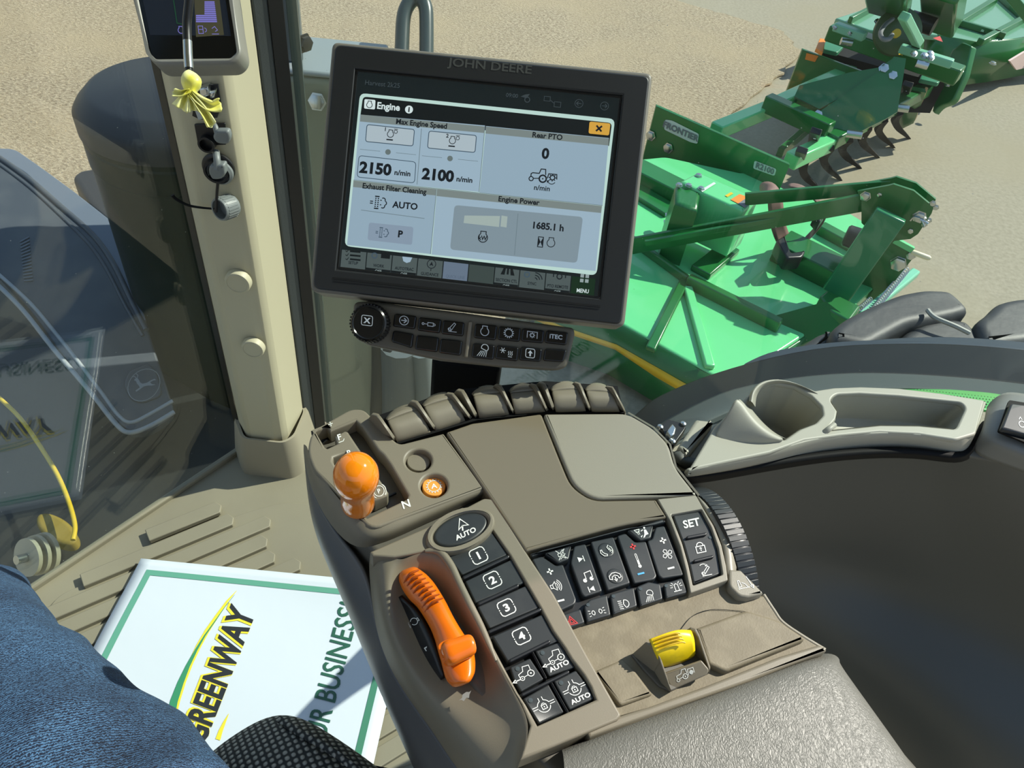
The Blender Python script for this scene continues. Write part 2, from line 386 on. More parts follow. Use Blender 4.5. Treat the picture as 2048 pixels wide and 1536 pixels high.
def glass(name, tint, dust, ior=1.5):
    m = bpy.data.materials.new(name); m.use_nodes = True; nt = m.node_tree; nt.nodes.clear(); N = nt.nodes.new
    o = N('ShaderNodeOutputMaterial'); tr = N('ShaderNodeBsdfTransparent'); tr.inputs[0].default_value = tint + (1,)
    gl = N('ShaderNodeBsdfGlossy'); gl.inputs['Roughness'].default_value = .01; fr = N('ShaderNodeFresnel'); ge = N('ShaderNodeNewGeometry'); mrr = N('ShaderNodeMapRange'); mrr.inputs[3].default_value = ior; mrr.inputs[4].default_value = 1 / ior; nt.links.new(ge.outputs['Backfacing'], mrr.inputs[0]); nt.links.new(mrr.outputs[0], fr.inputs[0])
    mul = N('ShaderNodeMath'); mul.operation = 'MULTIPLY'; mul.inputs[1].default_value = 1.15 if 'wind' in name and 'screen' in name else .7
    mx = N('ShaderNodeMixShader'); nt.links.new(fr.outputs[0], mul.inputs[0]); nt.links.new(mul.outputs[0], mx.inputs[0])
    nt.links.new(tr.outputs[0], mx.inputs[1]); nt.links.new(gl.outputs[0], mx.inputs[2])
    df = N('ShaderNodeBsdfDiffuse'); df.inputs[0].default_value = (.75, .78, .75, 1); m2 = N('ShaderNodeMixShader')
    co = N('ShaderNodeTexCoord'); nz = N('ShaderNodeTexNoise'); nz.inputs['Scale'].default_value = 9; nz.inputs['Detail'].default_value = 10; nt.links.new(co.outputs['Object'], nz.inputs['Vector'])
    vo = N('ShaderNodeTexVoronoi'); vo.inputs['Scale'].default_value = 42; nt.links.new(co.outputs['Object'], vo.inputs['Vector'])
    cr_ = N('ShaderNodeValToRGB'); cr_.color_ramp.elements[0].position = .018; cr_.color_ramp.elements[0].color = (.5, .5, .5, 1); cr_.color_ramp.elements[1].position = .034; cr_.color_ramp.elements[1].color = (0, 0, 0, 1)
    nt.links.new(vo.outputs[0], cr_.inputs[0])
    mr = N('ShaderNodeMapRange'); mr.inputs[1].default_value = .35; mr.inputs[2].default_value = .75; mr.inputs[3].default_value = dust * .5; mr.inputs[4].default_value = dust * 1.4
    nt.links.new(nz.outputs[0], mr.inputs[0]); ad = N('ShaderNodeMath'); nt.links.new(mr.outputs[0], ad.inputs[0]); nt.links.new(cr_.outputs[0], ad.inputs[1])
    nt.links.new(ad.outputs[0], m2.inputs[0]); nt.links.new(mx.outputs[0], m2.inputs[1]); nt.links.new(df.outputs[0], m2.inputs[2]); nt.links.new(m2.outputs[0], o.inputs[0])
    return m
glass_l = glass('windscreen_glass', (.93, .96, .93), .006)
glass_r = glass('side_window_glass', (.92, .96, .94), .008)

def ground_mat(name, cols, scales, rough=.9, bump=.4, dist=.02, stretch=None):
    m = bpy.data.materials.new(name); m.use_nodes = True; nt, b = nodes(m); N = nt.nodes.new; b.inputs['Roughness'].default_value = rough; b.inputs['Specular IOR Level'].default_value = .2
    co = N('ShaderNodeTexCoord'); prev = None
    mp = N('ShaderNodeMapping'); nt.links.new(co.outputs['Object'], mp.inputs[0])
    if stretch: mp.inputs['Scale'].default_value = stretch[0]; mp.inputs['Rotation'].default_value = (0, 0, stretch[1])
    n1 = N('ShaderNodeTexNoise'); n1.inputs['Scale'].default_value = scales[0]; n1.inputs['Detail'].default_value = 8; n1.inputs['Roughness'].default_value = .7; nt.links.new(mp.outputs[0], n1.inputs['Vector'])
    r = N('ShaderNodeValToRGB'); r.color_ramp.elements[0].position = .36; r.color_ramp.elements[1].position = .66
    r.color_ramp.elements[0].color = srgb(cols[0]); r.color_ramp.elements[1].color = srgb(cols[1]); nt.links.new(n1.outputs[0], r.inputs[0])
    n2 = N('ShaderNodeTexNoise'); n2.inputs['Scale'].default_value = scales[1]; n2.inputs['Detail'].default_value = 5; nt.links.new(co.outputs['Object'], n2.inputs['Vector'])
    r2 = N('ShaderNodeValToRGB'); r2.color_ramp.elements[0].position = .4; r2.color_ramp.elements[1].position = .65
    r2.color_ramp.elements[0].color = (0, 0, 0, 1); r2.color_ramp.elements[1].color = (.8, .8, .8, 1); nt.links.new(n2.outputs[0], r2.inputs[0])
    mx = N('ShaderNodeMixRGB'); nt.links.new(r2.outputs[0], mx.inputs[0]); nt.links.new(r.outputs[0], mx.inputs[1]); mx.inputs[2].default_value = srgb(cols[2])
    nt.links.new(mx.outputs[0], b.inputs['Base Color'])
    bu = N('ShaderNodeBump'); bu.inputs['Strength'].default_value = bump; bu.inputs['Distance'].default_value = dist
    nt.links.new(n1.outputs[0], bu.inputs['Height']); nt.links.new(bu.outputs[0], b.inputs['Normal'])
    return m
grass_m = ground_mat('dormant_grass', ((150, 132, 108), (232, 214, 184), (206, 186, 154)), (34, 1.1), bump=.9, dist=.05, stretch=((1, 1.6, 1), .3))
conc_m = ground_mat('weathered_concrete', ((142, 134, 116), (160, 152, 134), (150, 140, 118)), (30, .7), bump=.15, dist=.01)

# ================================================================== OUTDOORS: ground
gp = [Vector((x, y, 0)) for x, y in ((-60, -30), (80, -30), (80, 120), (-60, 120))]
g = plate('concrete_apron', gp[::-1] if False else gp, .1, conc_m); tag(g, kind='structure')
gr = [G(*p, 0) for p in ((1160, -40), (1400, 20), (1560, 66), (1600, 110), (1545, 170), (1440, 250), (1330, 310), (1250, 420), (1100, 620), (700, 900))]
gr += [Vector((-6, 1.2, 0)), Vector((-40, 4, 0)), Vector((-40, 60, 0)), Vector((2, 60, 0))]
g2 = []
for i, p in enumerate(gr):
    q = gr[(i + 1) % len(gr)]
    if i < 9:
        for k in range(10): g2.append(p.lerp(q, k / 10) + Vector((random.uniform(-.03, .03), random.uniform(-.03, .03), 0)))
    else: g2.append(p)
gr = [Vector((p.x, p.y, .012)) for p in g2]
gg = plate('lawn', gr, .02, grass_m); tag(gg, kind='structure')
# short dead turf standing on the near lawn
bm = bmesh.new()
for i in range(26000):
    px = random.uniform(-20, 1600); py = random.uniform(-20, 480)
    if px > 1600 - (py - 60) * 1.4: continue
    if px > 1200 and py < (px - 1160) * .2 + 6: continue
    p = G(px, py, .012); a = random.uniform(0, 6.3); hgt = random.uniform(.012, .03); wd = random.uniform(.004, .009)
    d = Vector((math.cos(a), math.sin(a), 0)); l = Vector((random.uniform(-1, 1), random.uniform(-1, 1), 0)) * .03
    v = [bm.verts.new(p - d * wd), bm.verts.new(p + d * wd), bm.verts.new(p + l + Vector((0, 0, hgt)))]
    bm.faces.new(v)
grass_b = M('dry_grass_blade', (214, 192, 154), .8, var=(3, (176, 150, 112), .4, .6))
o = from_bm('turf', bm, grass_b, None, smooth=False, fix=False); tag(o, 'short dead tan turf covering the lawn', 'grass', kind='stuff')

# ================================================================== CAB SHELL
FZ = 1.6
fl = [G(110, 1150, FZ), G(480, 900, FZ), G(640, 838, FZ), Vector((.1, .8, FZ)), Vector((.7, .45, FZ)), Vector((.75, -.8, FZ)), Vector((-.8, -.8, FZ)), Vector((-.98, .1, FZ))]
floor = plate('floor', fl[::-1], .05, mat_floor); tag(floor, kind='structure')
if (floor.data.polygons[0].normal.z < 0): pass
# front edge lip of the floor covering
A0, B0 = G(40, 1196, FZ), G(487, 897, FZ)
beam('trim_1', A0 + Vector((0, 0, .004)), B0 + Vector((0, 0, .004)), .012, .012, mat_floor, None, .003)['kind'] = 'structure'
# ribbed floor mat
fm = thing('floor_mat', 'ribbed taupe rubber floor mat under the paper sheet', 'mat', G(450, 1120, FZ))
mo = [(62, 1260), (118, 1190), (380, 1075), (470, 1032), (560, 1005), (640, 1008), (900, 1100), (900, 1500), (300, 1700), (-200, 1700)]
slab('mat_base', HP(FZ), mo, .004, 0, mat_floor, fm, .001, r=20)
rd = (G(500, 1030, FZ) - G(272, 1125, FZ)).normalized(); rn = Vector((-rd.y, rd.x, 0))
P0 = G(272, 1125, FZ)
ribb = (mat_floor)
for i in range(-4, 15):
    off = -rn * (i * .036)
    a0 = P0 + off - rd * .7; a1 = G(500, 1030, FZ) + off + rd * (.02 if i % 3 == 1 else 0)
    if i >= 3: a1 = a1 + rd * (.012 * (i - 3))
    if i <= 0: a1 = a1 - rd * (.035 - .01 * i)
    wv = rn * .0135
    lt = (B0 - A0); lt.z = 0; lt.normalize(); ln = Vector((lt.y, -lt.x, 0))      # keep clear of the windscreen edge
    if ln.dot(G(450, 1300, FZ) - A0) < 0: ln = -ln
    da, db = (a0 - A0).dot(ln) - .05, (a1 - A0).dot(ln) - .05
    if db < 0: continue
    if db < .03: continue
    if da < 0: a0 = a0 + (a1 - a0) * (-da / (db - da))
    pts = [a0 - wv, a1 - wv, a1 + rd * .007, a1 + wv, a0 + wv]
    z = Vector((0, 0, .013)); prism('rib', [p + z for p in pts], [p + Vector((0, 0, .003)) for p in pts], ribb, fm, .0015)

# pillar: vertical prism whose foot stands in the boot
def vprism(name, base_px, z0, z1, mat, parent=None, bevel=0, zref=FZ, seg=3):
    b = [G(x, y, zref) for x, y in base_px]
    return prism(name, [Vector((p.x, p.y, z1)) for p in b], [Vector((p.x, p.y, z0)) for p in b], mat, parent, bevel, seg)
pil = thing('trim_2', kind='structure', loc=G(550, 930, FZ))
vprism('pillar_cover', [(490, 905), (508, 936), (568, 943), (582, 936), (616, 880), (600, 868), (510, 875)], FZ + .01, 3.3, beige, pil, .008)
# boot at its foot
rows = []
for (k, z, s) in ((0, 0.0, 1.34), (1, .02, 1.3), (2, .085, 1.16), (3, .098, 1.1), (4, .098, 1.0), (5, .06, .97)):
    c = (G(492, 905, FZ) + G(614, 896, FZ) + G(592, 934, FZ) + G(509, 932, FZ)) / 4
    ring = rnd([(489, 900), (503, 940), (575, 948), (596, 936), (617, 884), (598, 866), (505, 870)], 10, 4)
    rows.append([Vector((c.x + (G(p.x, p.y, FZ).x - c.x) * s, c.y + (G(p.x, p.y, FZ).y - c.y) * s, FZ + z)) for p in ring])
grid_mesh('pillar_boot', rows, beige_d, pil, closed_u=True, ang=60)
# round blanking caps on the pillar face
PA, PB = G(508, 938, FZ), G(568, 945, FZ)
PF = VP(PA, PB); PF = PF if PF.n.y < 0 else VP(PB, PA)
for nm, (cx, cy, rr) in (('blanking_cap', (478, 560, .0195)), ('blanking_cap', (508, 692, .0185))):
    lathe(nm, PF.pt(cx, cy), PF.n, [(rr, -.001), (rr, .006), (rr * .93, .0095), (rr * .8, .0105), (rr * .76, .0095), (0, .0095)], beige, pil, 32)
# rubber seal beside the pillar, glass-edge blackout beyond
vprism('seal', [(615, 882), (634, 875), (636, 858), (606, 866)], FZ, 3.3, M('grey_rubber_seal', (78, 84, 84), .6, bump=('n', 500, .3, .0006)), pil, .003)
vprism('blackout_strip', [(634, 876), (652, 867), (650, 856), (636, 860)], FZ, 3.3, black, pil, .001)
vprism('window_channel', [(655, 866), (668, 860), (668, 850), (656, 854)], FZ, 3.3, M('green_black_channel', (40, 52, 52), .3), pil, .001)
# ceiling, rear wall and left wall of the cab, out of view; right wall lining with its shelf
vprism('trim_3', [(480, 900), (490, 906), (492, 892), (484, 890)], FZ, 3.3, black, None, 0)['kind'] = 'structure'
cl = plate('ceiling', [Vector((-.85, -.9, 3.2)), Vector((.42, -.9, 3.2)), Vector((.42, .45, 3.2)), Vector((-.15, .8, 3.2)), Vector((-.6, .85, 3.2)), Vector((-1.0, .2, 3.2))], .06, M('pale_headliner', (170, 168, 158), .9)); tag(cl, kind='structure')
rw = plate('wall_rear', [Vector((-.85, -.9, 1.6)), Vector((.7, -.9, 1.6)), Vector((.7, -.9, 2.5)), Vector((-.85, -.9, 2.5))], .04, taupe_dark); tag(rw, kind='structure')

# window panes
a, b = G(105, 1153, FZ), G(487, 897, FZ); dirv = (b - a).normalized()
wn1 = plate('window_1', [a - dirv * .9 + Vector((0, 0, -.35)), b + Vector((0, 0, -.35)), b + Vector((0, 0, 1.7)), a - dirv * .9 + Vector((0, 0, 1.7))], .005, glass_l, None); tag(wn1, kind='structure')
a, b = G(655, 866, FZ), Vector((.60, .62, FZ))
a = Vector((a.x, a.y, 2.0)); b = Vector((b.x, b.y, 2.0))
wn2 = plate('window_2', [Vector((a.x, a.y, 1.5)), Vector((b.x, b.y, 1.5)), Vector((b.x, b.y, 3.2)), Vector((a.x, a.y, 3.2))], .005, glass_r, None); tag(wn2, kind='structure')

ZW = -.05
def R2(*q): return [G(p[0], p[1], p[2] + ZW) for p in q]
# right side lining: rows run along the side, from the tray lip down to the floor
def R(*q): return [G(*p) for p in q]
rows = [R2((1335, 900, 2.33), (1365, 950, 2.325), (1530, 915, 2.325), (1700, 893, 2.325), (1840, 890, 2.325), (1915, 908, 2.325), (2060, 930, 2.31), (2250, 985, 2.3)),
        R2((1340, 915, 2.31), (1372, 975, 2.30), (1530, 950, 2.28), (1700, 935, 2.27), (1840, 935, 2.27), (1925, 950, 2.27), (2060, 985, 2.27), (2250, 1050, 2.26)),
        R2((1350, 960, 2.25), (1400, 1060, 2.2), (1540, 1060, 2.15), (1700, 1060, 2.12), (1840, 1080, 2.12), (1930, 1100, 2.12), (2060, 1150, 2.12), (2250, 1250, 2.12)),
        R2((1360, 1000, 2.2), (1420, 1120, 2.1), (1545, 1085, 2.06), (1700, 1135, 2.0), (1840, 1190, 2.0), (1930, 1235, 2.0), (2060, 1300, 2.0), (2250, 1420, 2.0)),
        R2((1370, 1050, 2.12), (1430, 1150, 2.03), (1540, 1180, 1.98), (1700, 1235, 1.96), (1840, 1300, 1.96), (1930, 1350, 1.96), (2060, 1420, 1.96), (2250, 1540, 1.96)),
        R2((1380, 1080, 2.08), (1450, 1200, 1.97), (1560, 1235, 1.93), (1700, 1330, 1.9), (1840, 1430, 1.9), (1930, 1500, 1.9), (2060, 1590, 1.9), (2250, 1700, 1.9)),
        R2((1390, 1120, 1.95), (1460, 1240, 1.85), (1560, 1300, 1.8), (1660, 1400, 1.75), (1780, 1520, 1.7), (1850, 1600, 1.7), (1980, 1700, 1.7), (2200, 1800, 1.7))]
rwall = grid_mesh('wall_right', rows, panel_m, None, sub=3, thick=.01, ang=0, off=1); tag(rwall, kind='structure')
# black sill trim running under the tray lip
rows = [R2((1350, 948, 2.335), (1368, 962, 2.33), (1530, 932, 2.33), (1690, 908, 2.33), (1840, 905, 2.33), (1916, 921, 2.33), (1945, 905, 2.33), (1975, 840, 2.33)),
        R2((1352, 960, 2.32), (1369, 975, 2.315), (1530, 943, 2.315), (1690, 917, 2.315), (1840, 914, 2.315), (1916, 932, 2.315), (1954, 912, 2.315), (1990, 840, 2.315))]
grid_mesh('trim_4', rows, blackm, None, sub=2, thick=.006)['kind'] = 'structure'
# ================================================================== CONTROL CONSOLE
ZC = 2.30
con = thing('control_console', 'taupe armrest control console with black keys, orange gear lever and leatherette pad', 'control console', G(1130, 1150, ZC))
def strip(o): return o
def sub(p, name_items): pass
cH = HP(ZC)
# --- lower body under every cover
body_o = [(622, 900), (700, 835), (770, 850), (800, 850), (1240, 812), (1330, 890), (1385, 985), (1470, 1130), (1560, 1240), (1640, 1310), (1860, 1560), (1120, 1560), (1000, 1450), (900, 1300), (775, 1130), (640, 1000)]
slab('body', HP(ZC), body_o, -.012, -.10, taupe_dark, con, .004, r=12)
# --- gear lever gate housing
gate = [(631, 862), (653, 853), (661, 862), (712, 841), (725, 853), (756, 900), (767, 910), (780, 928), (816, 990), (814, 997), (735, 1035), (727, 1031), (666, 922), (667, 914), (690, 905), (744, 1000), (750, 1001), (774, 990), (777, 984), (696, 863), (690, 861), (669, 872), (674, 887), (655, 896), (650, 894)]
hb1, hb2 = ell(837, 921, 26, 22), ell(868, 971, 27, 23)
h_out = [(614, 905, 26), (622, 862, 24), (702, 817, 14), (728, 818, 10), (797, 889, 12), (887, 866, 2), (969, 976, 4), (742, 1060, 22), (628, 940, 10)]
slab('lever_gate_cover', cH, h_out, .004, -.012, taupe, con, .0022, holes=(gate, hb1, hb2), r=0, seg=3)
# front chamfer of that cover and its flank
z0 = ZC + .003
rows = [R((969, 976, z0), (900, 1003, z0), (820, 1033, z0), (745, 1058, z0), (716, 1040, z0), (660, 980, z0), (620, 915, z0), (614, 890, z0)),
        R((973, 983, z0 - .002), (902, 1014, z0 - .003), (822, 1050, z0 - .003), (741, 1084, z0 - .004), (700, 1060, z0 - .006), (645, 992, z0 - .006), (609, 922, z0 - .006), (608, 890, z0 - .004)),
        R((973, 990, z0 - .012), (903, 1024, z0 - .014), (823, 1060, z0 - .014), (738, 1102, z0 - .016), (690, 1090, z0 - .022), (632, 1010, z0 - .022), (607, 925, z0 - .02), (607, 886, z0 - .02))]
grid_mesh('gate_flank', rows, taupe, con, sub=2, ang=0)
sh = thing('x') if False else None
wellf = slab('gate_floor', cH, [(622, 862), (715, 832), (830, 1000), (732, 1045), (640, 930)], -.014, -.018, blackm, con, 0)
# rubber wiper seen down in the slot
for i in range(3): beam('slot_wiper', G(728 + i * 22, 1014 - i * 9, ZC - .010), G(748 + i * 22, 1004 - i * 9, ZC - .010), .0012, .002, black, con)
# printed marks
art('gate_print', frame(cH, (0, 0), (1, 0), (0, 1), .0043), [], white_p) if False else None
def px_art(name, pl, h, items, mat, parent, c=(0, 0), X=(1, 0), Y=(0, -1)): return art(name, frame(pl, c, X, Y, h), items, mat, parent)
px_art('gate_letter', cH, .0044, [('t', 'N', 0, 0, 16, 1.1, .02)], white_p, con, (812, 1008), (.93, -.33), (-.3, -.95))
px_art('gate_letter', cH, .0044, [('t', 'F', 0, 0, 12, 1.1, .02), ('l', [(-5, -10), (5, -10), (8, -6)], 1.3)], white_p, con, (679, 874), (.93, -.33), (-.3, -.95))
px_art('gate_letter', cH, .0044, [('t', 'R', 0, 0, 11, 1.1, .02)], white_p, con, (699, 905), (.93, -.33), (-.3, -.95))
px_art('gate_letter', cH, .0044, [('l', [(-4.5, 0), (4.5, 0)], 1.6), ('l', [(0, -4.5), (0, 4.5)], 1.6)], white_p, con, (661, 848), (.93, -.33), (-.3, -.95))
px_art('gate_letter', cH, .0044, [('c', 0, 0, 10.5, 1.4), ('t', 'P', 0, 0, 9, 1, .02), ('c', 0, 0, 14.5, 1.4, -50, 50), ('c', 0, 0, 14.5, 1.4, 130, 230)], white_p, con, (758, 982), (.93, -.33), (-.3, -.95))
orange_b = M('pale_orange_button', (242, 158, 66), .4)
# two round buttons
for (cx, cy, mt) in ((837, 921, taupe), (868, 971, orange_b)):
    bt = slab('round_button', cH, ell(cx, cy + 1, 23.5, 19.5), -.0015, -.01, mt, con, .0008)
    if mt is orange_b:
        def gear(rr, n, wd): return [('c', 0, 0, rr, wd)] + [('l', [(rr * math.cos(a), rr * math.sin(a)), (rr * 1.28 * math.cos(a), rr * 1.28 * math.sin(a))], wd * 1.3) for a in [2 * math.pi * k / n for k in range(n)]]
        px_art('symbol', cH, -.0012, gear(13, 16, 1.5) + [('t', 'A', 0, 0, 11, 1.1, .03)], white_p, bt, (868, 972), (.98, -.17), (-.14, -.83))
# gear lever: orange knob on a stalk
kc = G(712, 948, ZC + .062)
lev = lathe('gear_lever_knob', G(716, 1009, ZC + .006), kc - G(716, 1009, ZC + .006), [(.0090, -.003), (.0124, 0), (.0130, .004), (.0128, .016), (.0124, .026), (.0134, .034), (.0152, .043), (.0165, .052), (.0160, .060), (.0140, .066), (.0104, .0708), (.0056, .0735), (0, .0745)], orange_g, con, 40, ang=80)
lathe('gear_lever_stalk', G(724, 1000, ZC - .014), Vector((0, 0, 1)) , [(.005, 0), (.005, .03)], black, con, 14)

# --- six hydraulic paddles with their fins
pad = [((774, 840), (838, 817), (862, 866), (795, 886)), ((847, 812), (912, 794), (931, 843), (872, 863)), ((946, 791), (1006, 784), (1019, 831), (959, 838)),
       ((1020, 785), (1076, 780), (1091, 825), (1031, 830)), ((1103, 781), (1163, 777), (1172, 824), (1112, 826)), ((1172, 781), (1226, 784), (1240, 825), (1184, 825))]
for TL, TR, BR, BL in pad:
    rows = []
    for t, z in ((-.1, -.008), (0, .001), (.3, .0075), (.6, .012), (.85, .0135), (1, .0125)):
        rr = []
        for s in (0, .1, .3, .5, .7, .9, 1):
            x = BL[0] + (BR[0] - BL[0]) * s; y = BL[1] + (BR[1] - BL[1]) * s
            x2 = TL[0] + (TR[0] - TL[0]) * s; y2 = TL[1] + (TR[1] - TL[1]) * s
            q = t; rr.append(G(x + (x2 - x) * q, y + (y2 - y) * q, ZC + z - (.0008 if s in (0, 1) else 0)))
        rows.append(rr)
    pd = grid_mesh('lever_paddle', rows, taupe, con, sub=1, thick=.003, ang=0)
    bk = []
    for t, z, bul in ((0, .0125, 0), (.25, .0115, 8), (.6, .006, 13), (1, -.010, 14)):
        rr = []
        for s in (0, .08, .25, .5, .75, .92, 1):
            x2 = TL[0] + (TR[0] - TL[0]) * s; y2 = TL[1] + (TR[1] - TL[1]) * s
            k = math.sin(math.pi * s) ** .6
            rr.append(G(x2 - 4 * t, y2 - bul * k - (4 * t), ZC + z + .003 * k * (t > 0)))
        bk.append(rr)
    grid_mesh('paddle_crest', bk, taupe, con, sub=1, thick=.002, ang=60)
fins = [((755, 829), (793, 884), 9), ((833, 803), (873, 862), 9), ((905, 787), (944, 840), 9), ((925, 781), (955, 837), 11), ((1001, 771), (1029, 829), 8), ((1071, 770), (1096, 825), 8), ((1088, 767), (1109, 823), 10), ((1159, 767), (1182, 824), 8), ((1225, 774), (1251, 825), 7)]
for T, B, wd in fins:
    prof = []
    for t, z in ((0, -.004), (.15, .006), (.4, .0125), (.65, .0165), (.85, .0175), (1, .016)):
        prof.append(G(B[0] + (T[0] - B[0]) * t, B[1] + (T[1] - B[1]) * t, ZC + z))
    last = prof[-1]; dirn = (prof[-1] - prof[0]); dirn.z = 0; dirn.normalize()
    prof += [last + dirn * .006 - Vector((0, 0, .003)), last + dirn * .010 - Vector((0, 0, .012)), last + dirn * .012 - Vector((0, 0, .045)), Vector((prof[0].x, prof[0].y, ZC - .03))]
    n = dirn.cross(Vector((0, 0, 1))).normalized() * (wd * .00017)
    prism('divider_fin', [p + n for p in prof], [p - n for p in prof], taupe, con, .0006)
slab('paddle_bay', cH, [(752, 832), (905, 780), (1090, 762), (1235, 772), (1248, 826), (1090, 826), (955, 840), (795, 888)], .000, -.03, blackm, con, 0)

# --- glossy centre cover and grained right cover
def cover(name, out, mt, h=.006, b=.0022, r=4): return slab(name, cH, out, h, -.012, mt, con, b, r=r, seg=4)
cover('glossy_cover', [(892, 864), (944, 846, 3), (1083, 827, 6), (1120, 920, 30), (1142, 972, 20), (1183, 1001, 22), (1312, 999, 3), (1334, 1034, 3), (1240, 1050, 40), (1052, 1102, 4)], taupe2, .0055, .002)
cover('grained_cover', [(1087, 827, 6), (1255, 826, 18), (1306, 856, 14), (1338, 888, 16), (1350, 934, 20), (1394, 990, 3), (1186, 998, 22), (1146, 970, 20), (1125, 920, 30)], taupe3, .0065, .0025)
cover('gate_side_strip', [(974, 984), (981, 984), (1055, 1100), (1049, 1103)], M('dark_joint', (60, 40, 36), .5), .001, .0004, 0)
# cover edge falling to the right
rows = [R((1255, 826, ZC + .005), (1306, 856, ZC + .005), (1338, 888, ZC + .005), (1350, 934, ZC + .005), (1396, 992, ZC + .005)),
        R((1258, 824, ZC + .000), (1309, 854, ZC), (1342, 888, ZC), (1354, 933, ZC), (1400, 990, ZC)),
        R((1258, 826, ZC - .09), (1309, 858, ZC - .09), (1342, 892, ZC - .09), (1354, 937, ZC - .09), (1400, 995, ZC - .09))]
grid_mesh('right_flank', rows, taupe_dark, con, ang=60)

# --- left key module
mod = HP(ZC + .000)
lip_px = [(872, 1098), (884, 1103), (903, 1129), (922, 1162), (942, 1201), (962, 1240), (981, 1282), (1000, 1318), (1018, 1352), (1036, 1385), (1052, 1409), (1066, 1434), (1075, 1451)]
frame_o = [(738, 1104, 20), (789, 1082), (870, 1047), (968, 996, 5), (987, 998, 5), (1052, 1103), (1108, 1188), (1180, 1320), (1243, 1430, 5), (1235, 1440), (1110, 1492), (1040, 1520), (1060, 1451), (1042, 1409), (1020, 1372), (996, 1330), (975, 1290), (958, 1250), (936, 1210), (916, 1166), (897, 1132), (880, 1110, 6), (862, 1100, 10), (820, 1108, 6), (790, 1114), (746, 1112)]
keyhole = [(886, 1107), (940, 1092), (986, 1060), (1020, 1110), (1052, 1165), (1082, 1217), (1106, 1262), (1130, 1296), (1143, 1318), (1168, 1350), (1182, 1374), (1192, 1399), (1075, 1451), (1052, 1409), (1036, 1385), (1018, 1352), (1000, 1318), (981, 1282), (962, 1240), (942, 1201), (922, 1162), (903, 1129)]
slab('key_frame', mod, frame_o, .0045, -.012, taupe, con, .0016, holes=(keyhole,), seg=3)
slab('key_bed', mod, [(880, 1100), (990, 1050), (1200, 1400), (1070, 1458)], -.0025, -.012, blackm, con, 0)
kx, ky = (.9, -.42), (-.46, -.86)
def key(px, h=.0022, r=3, mt=key_m, pl=mod, b=.0009): return slab('key', pl, px, h, -.004, mt, con, b, r=r, seg=3)
def boxnum(n): # dashed rounded box around a numeral
    it = [('t', n, 0, 0, 16, 1.15, .035)]
    for sx_ in (-1, 1):
        for sy in (-1, 1):
            it.append(('l', [(sx_ * 4, sy * 15.5), (sx_ * 10, sy * 15.5), (sx_ * 14, sy * 13), (sx_ * 15.5, sy * 9), (sx_ * 15.5, sy * 3.5)], 2))
        it.append(('l', [(-4, sx_ * 15.5), (4, sx_ * 15.5)], 2)); it.append(('l', [(sx_ * 15.5, -1.2), (sx_ * 15.5, 1.2)], 2))
    return it
K = [([(889, 1108), (940, 1094), (984, 1064), (1016, 1109), (924, 1150), (905, 1125)], '1', (957, 1111)),
     ([(930, 1162), (1024, 1118), (1049, 1165), (951, 1206)], '2', (985, 1160)), ([(955, 1213), (1052, 1171), (1079, 1215), (979, 1257)], '3', (1013, 1215)),
     ([(984, 1273), (1085, 1228), (1106, 1266), (1118, 1281), (1016, 1324)], '4', (1043, 1272))]
for px, n, c in K:
    k = key(px); px_art('symbol', mod, .0025, boxnum(n), white_p, k, c, kx, ky)
def ridge(a, b, w=7, h=.0042, pl=mod):
    a = Vector(a); b = Vector(b); d = (b - a).normalized(); n = Vector((-d.y, d.x)) * w / 2
    return slab('key_ridge', pl, [a + n, b + n, b + d * 3, b - n, a - n, a - d * 3], h, -.003, black, con, .0009, r=3, seg=3)
for a, b in (((927, 1155), (1017, 1112)), ((957, 1207), (1036, 1170)), ((978, 1263), (1081, 1218)), ((1020, 1321), (1099, 1282)), ((1044, 1389), (1137, 1343))): ridge(a, b)
ridge((1064, 1302), (1092, 1355), 5, .003); ridge((1101, 1362), (1136, 1424), 5, .003)
def tractor_arrow(): # small tractor over an arrow
    return [('l', [(-12, 0), (-12, 7), (-1, 10), (2, 19), (15, 17), (14, 6)], 1.4), ('c', 12, 0, 6.5, 1.6), ('d', 12, 0, 1.8), ('c', -8, -3, 4.2, 1.4), ('d', -8, -3, 1.2), ('l', [(-4, -2), (5, -1)], 1.4),
            ('l', [(-26, -3), (-12.5, -3)], 2), ('p', [(-31, -3), (-22, 1.5), (-22, -7.5)])]
def difflock(): # axle ring with a padlock
    return [('c', 0, 0, 13, 1.6, 15, 70), ('c', 0, 0, 13, 1.6, 110, 165), ('c', 0, 0, 13, 1.6, 195, 345), ('l', [(13, 4), (24, 4)], 1.5), ('l', [(13, -1), (24, -1)], 1.5), ('l', [(-13, 4), (-24, 4)], 1.5), ('l', [(-13, -1), (-24, -1)], 1.5),
            ('l', [(4, 12), (4, 20)], 1.5), ('l', [(-4, 12), (-4, 20)], 1.5), ('l', [(-5, -6), (5, -6), (5, 3), (-5, 3)], 1.6, True), ('c', 0, 3, 3.5, 1.4, 0, 180), ('d', 0, -1.5, 1.5)]
kk = [([(1020, 1334), (1060, 1316), (1088, 1358), (1042, 1384), (1028, 1360)], tractor_arrow(), (1051, 1351), None), ([(1070, 1302), (1120, 1283), (1137, 1312), (1150, 1334), (1098, 1353)], tractor_arrow(), (1111, 1319), (1117, 1331)),
      ([(1046, 1397), (1097, 1368), (1128, 1424), (1078, 1448)], difflock(), (1088, 1412), None), ([(1107, 1362), (1152, 1340), (1173, 1367), (1189, 1397), (1139, 1420)], difflock(), (1149, 1378), (1160, 1396))]
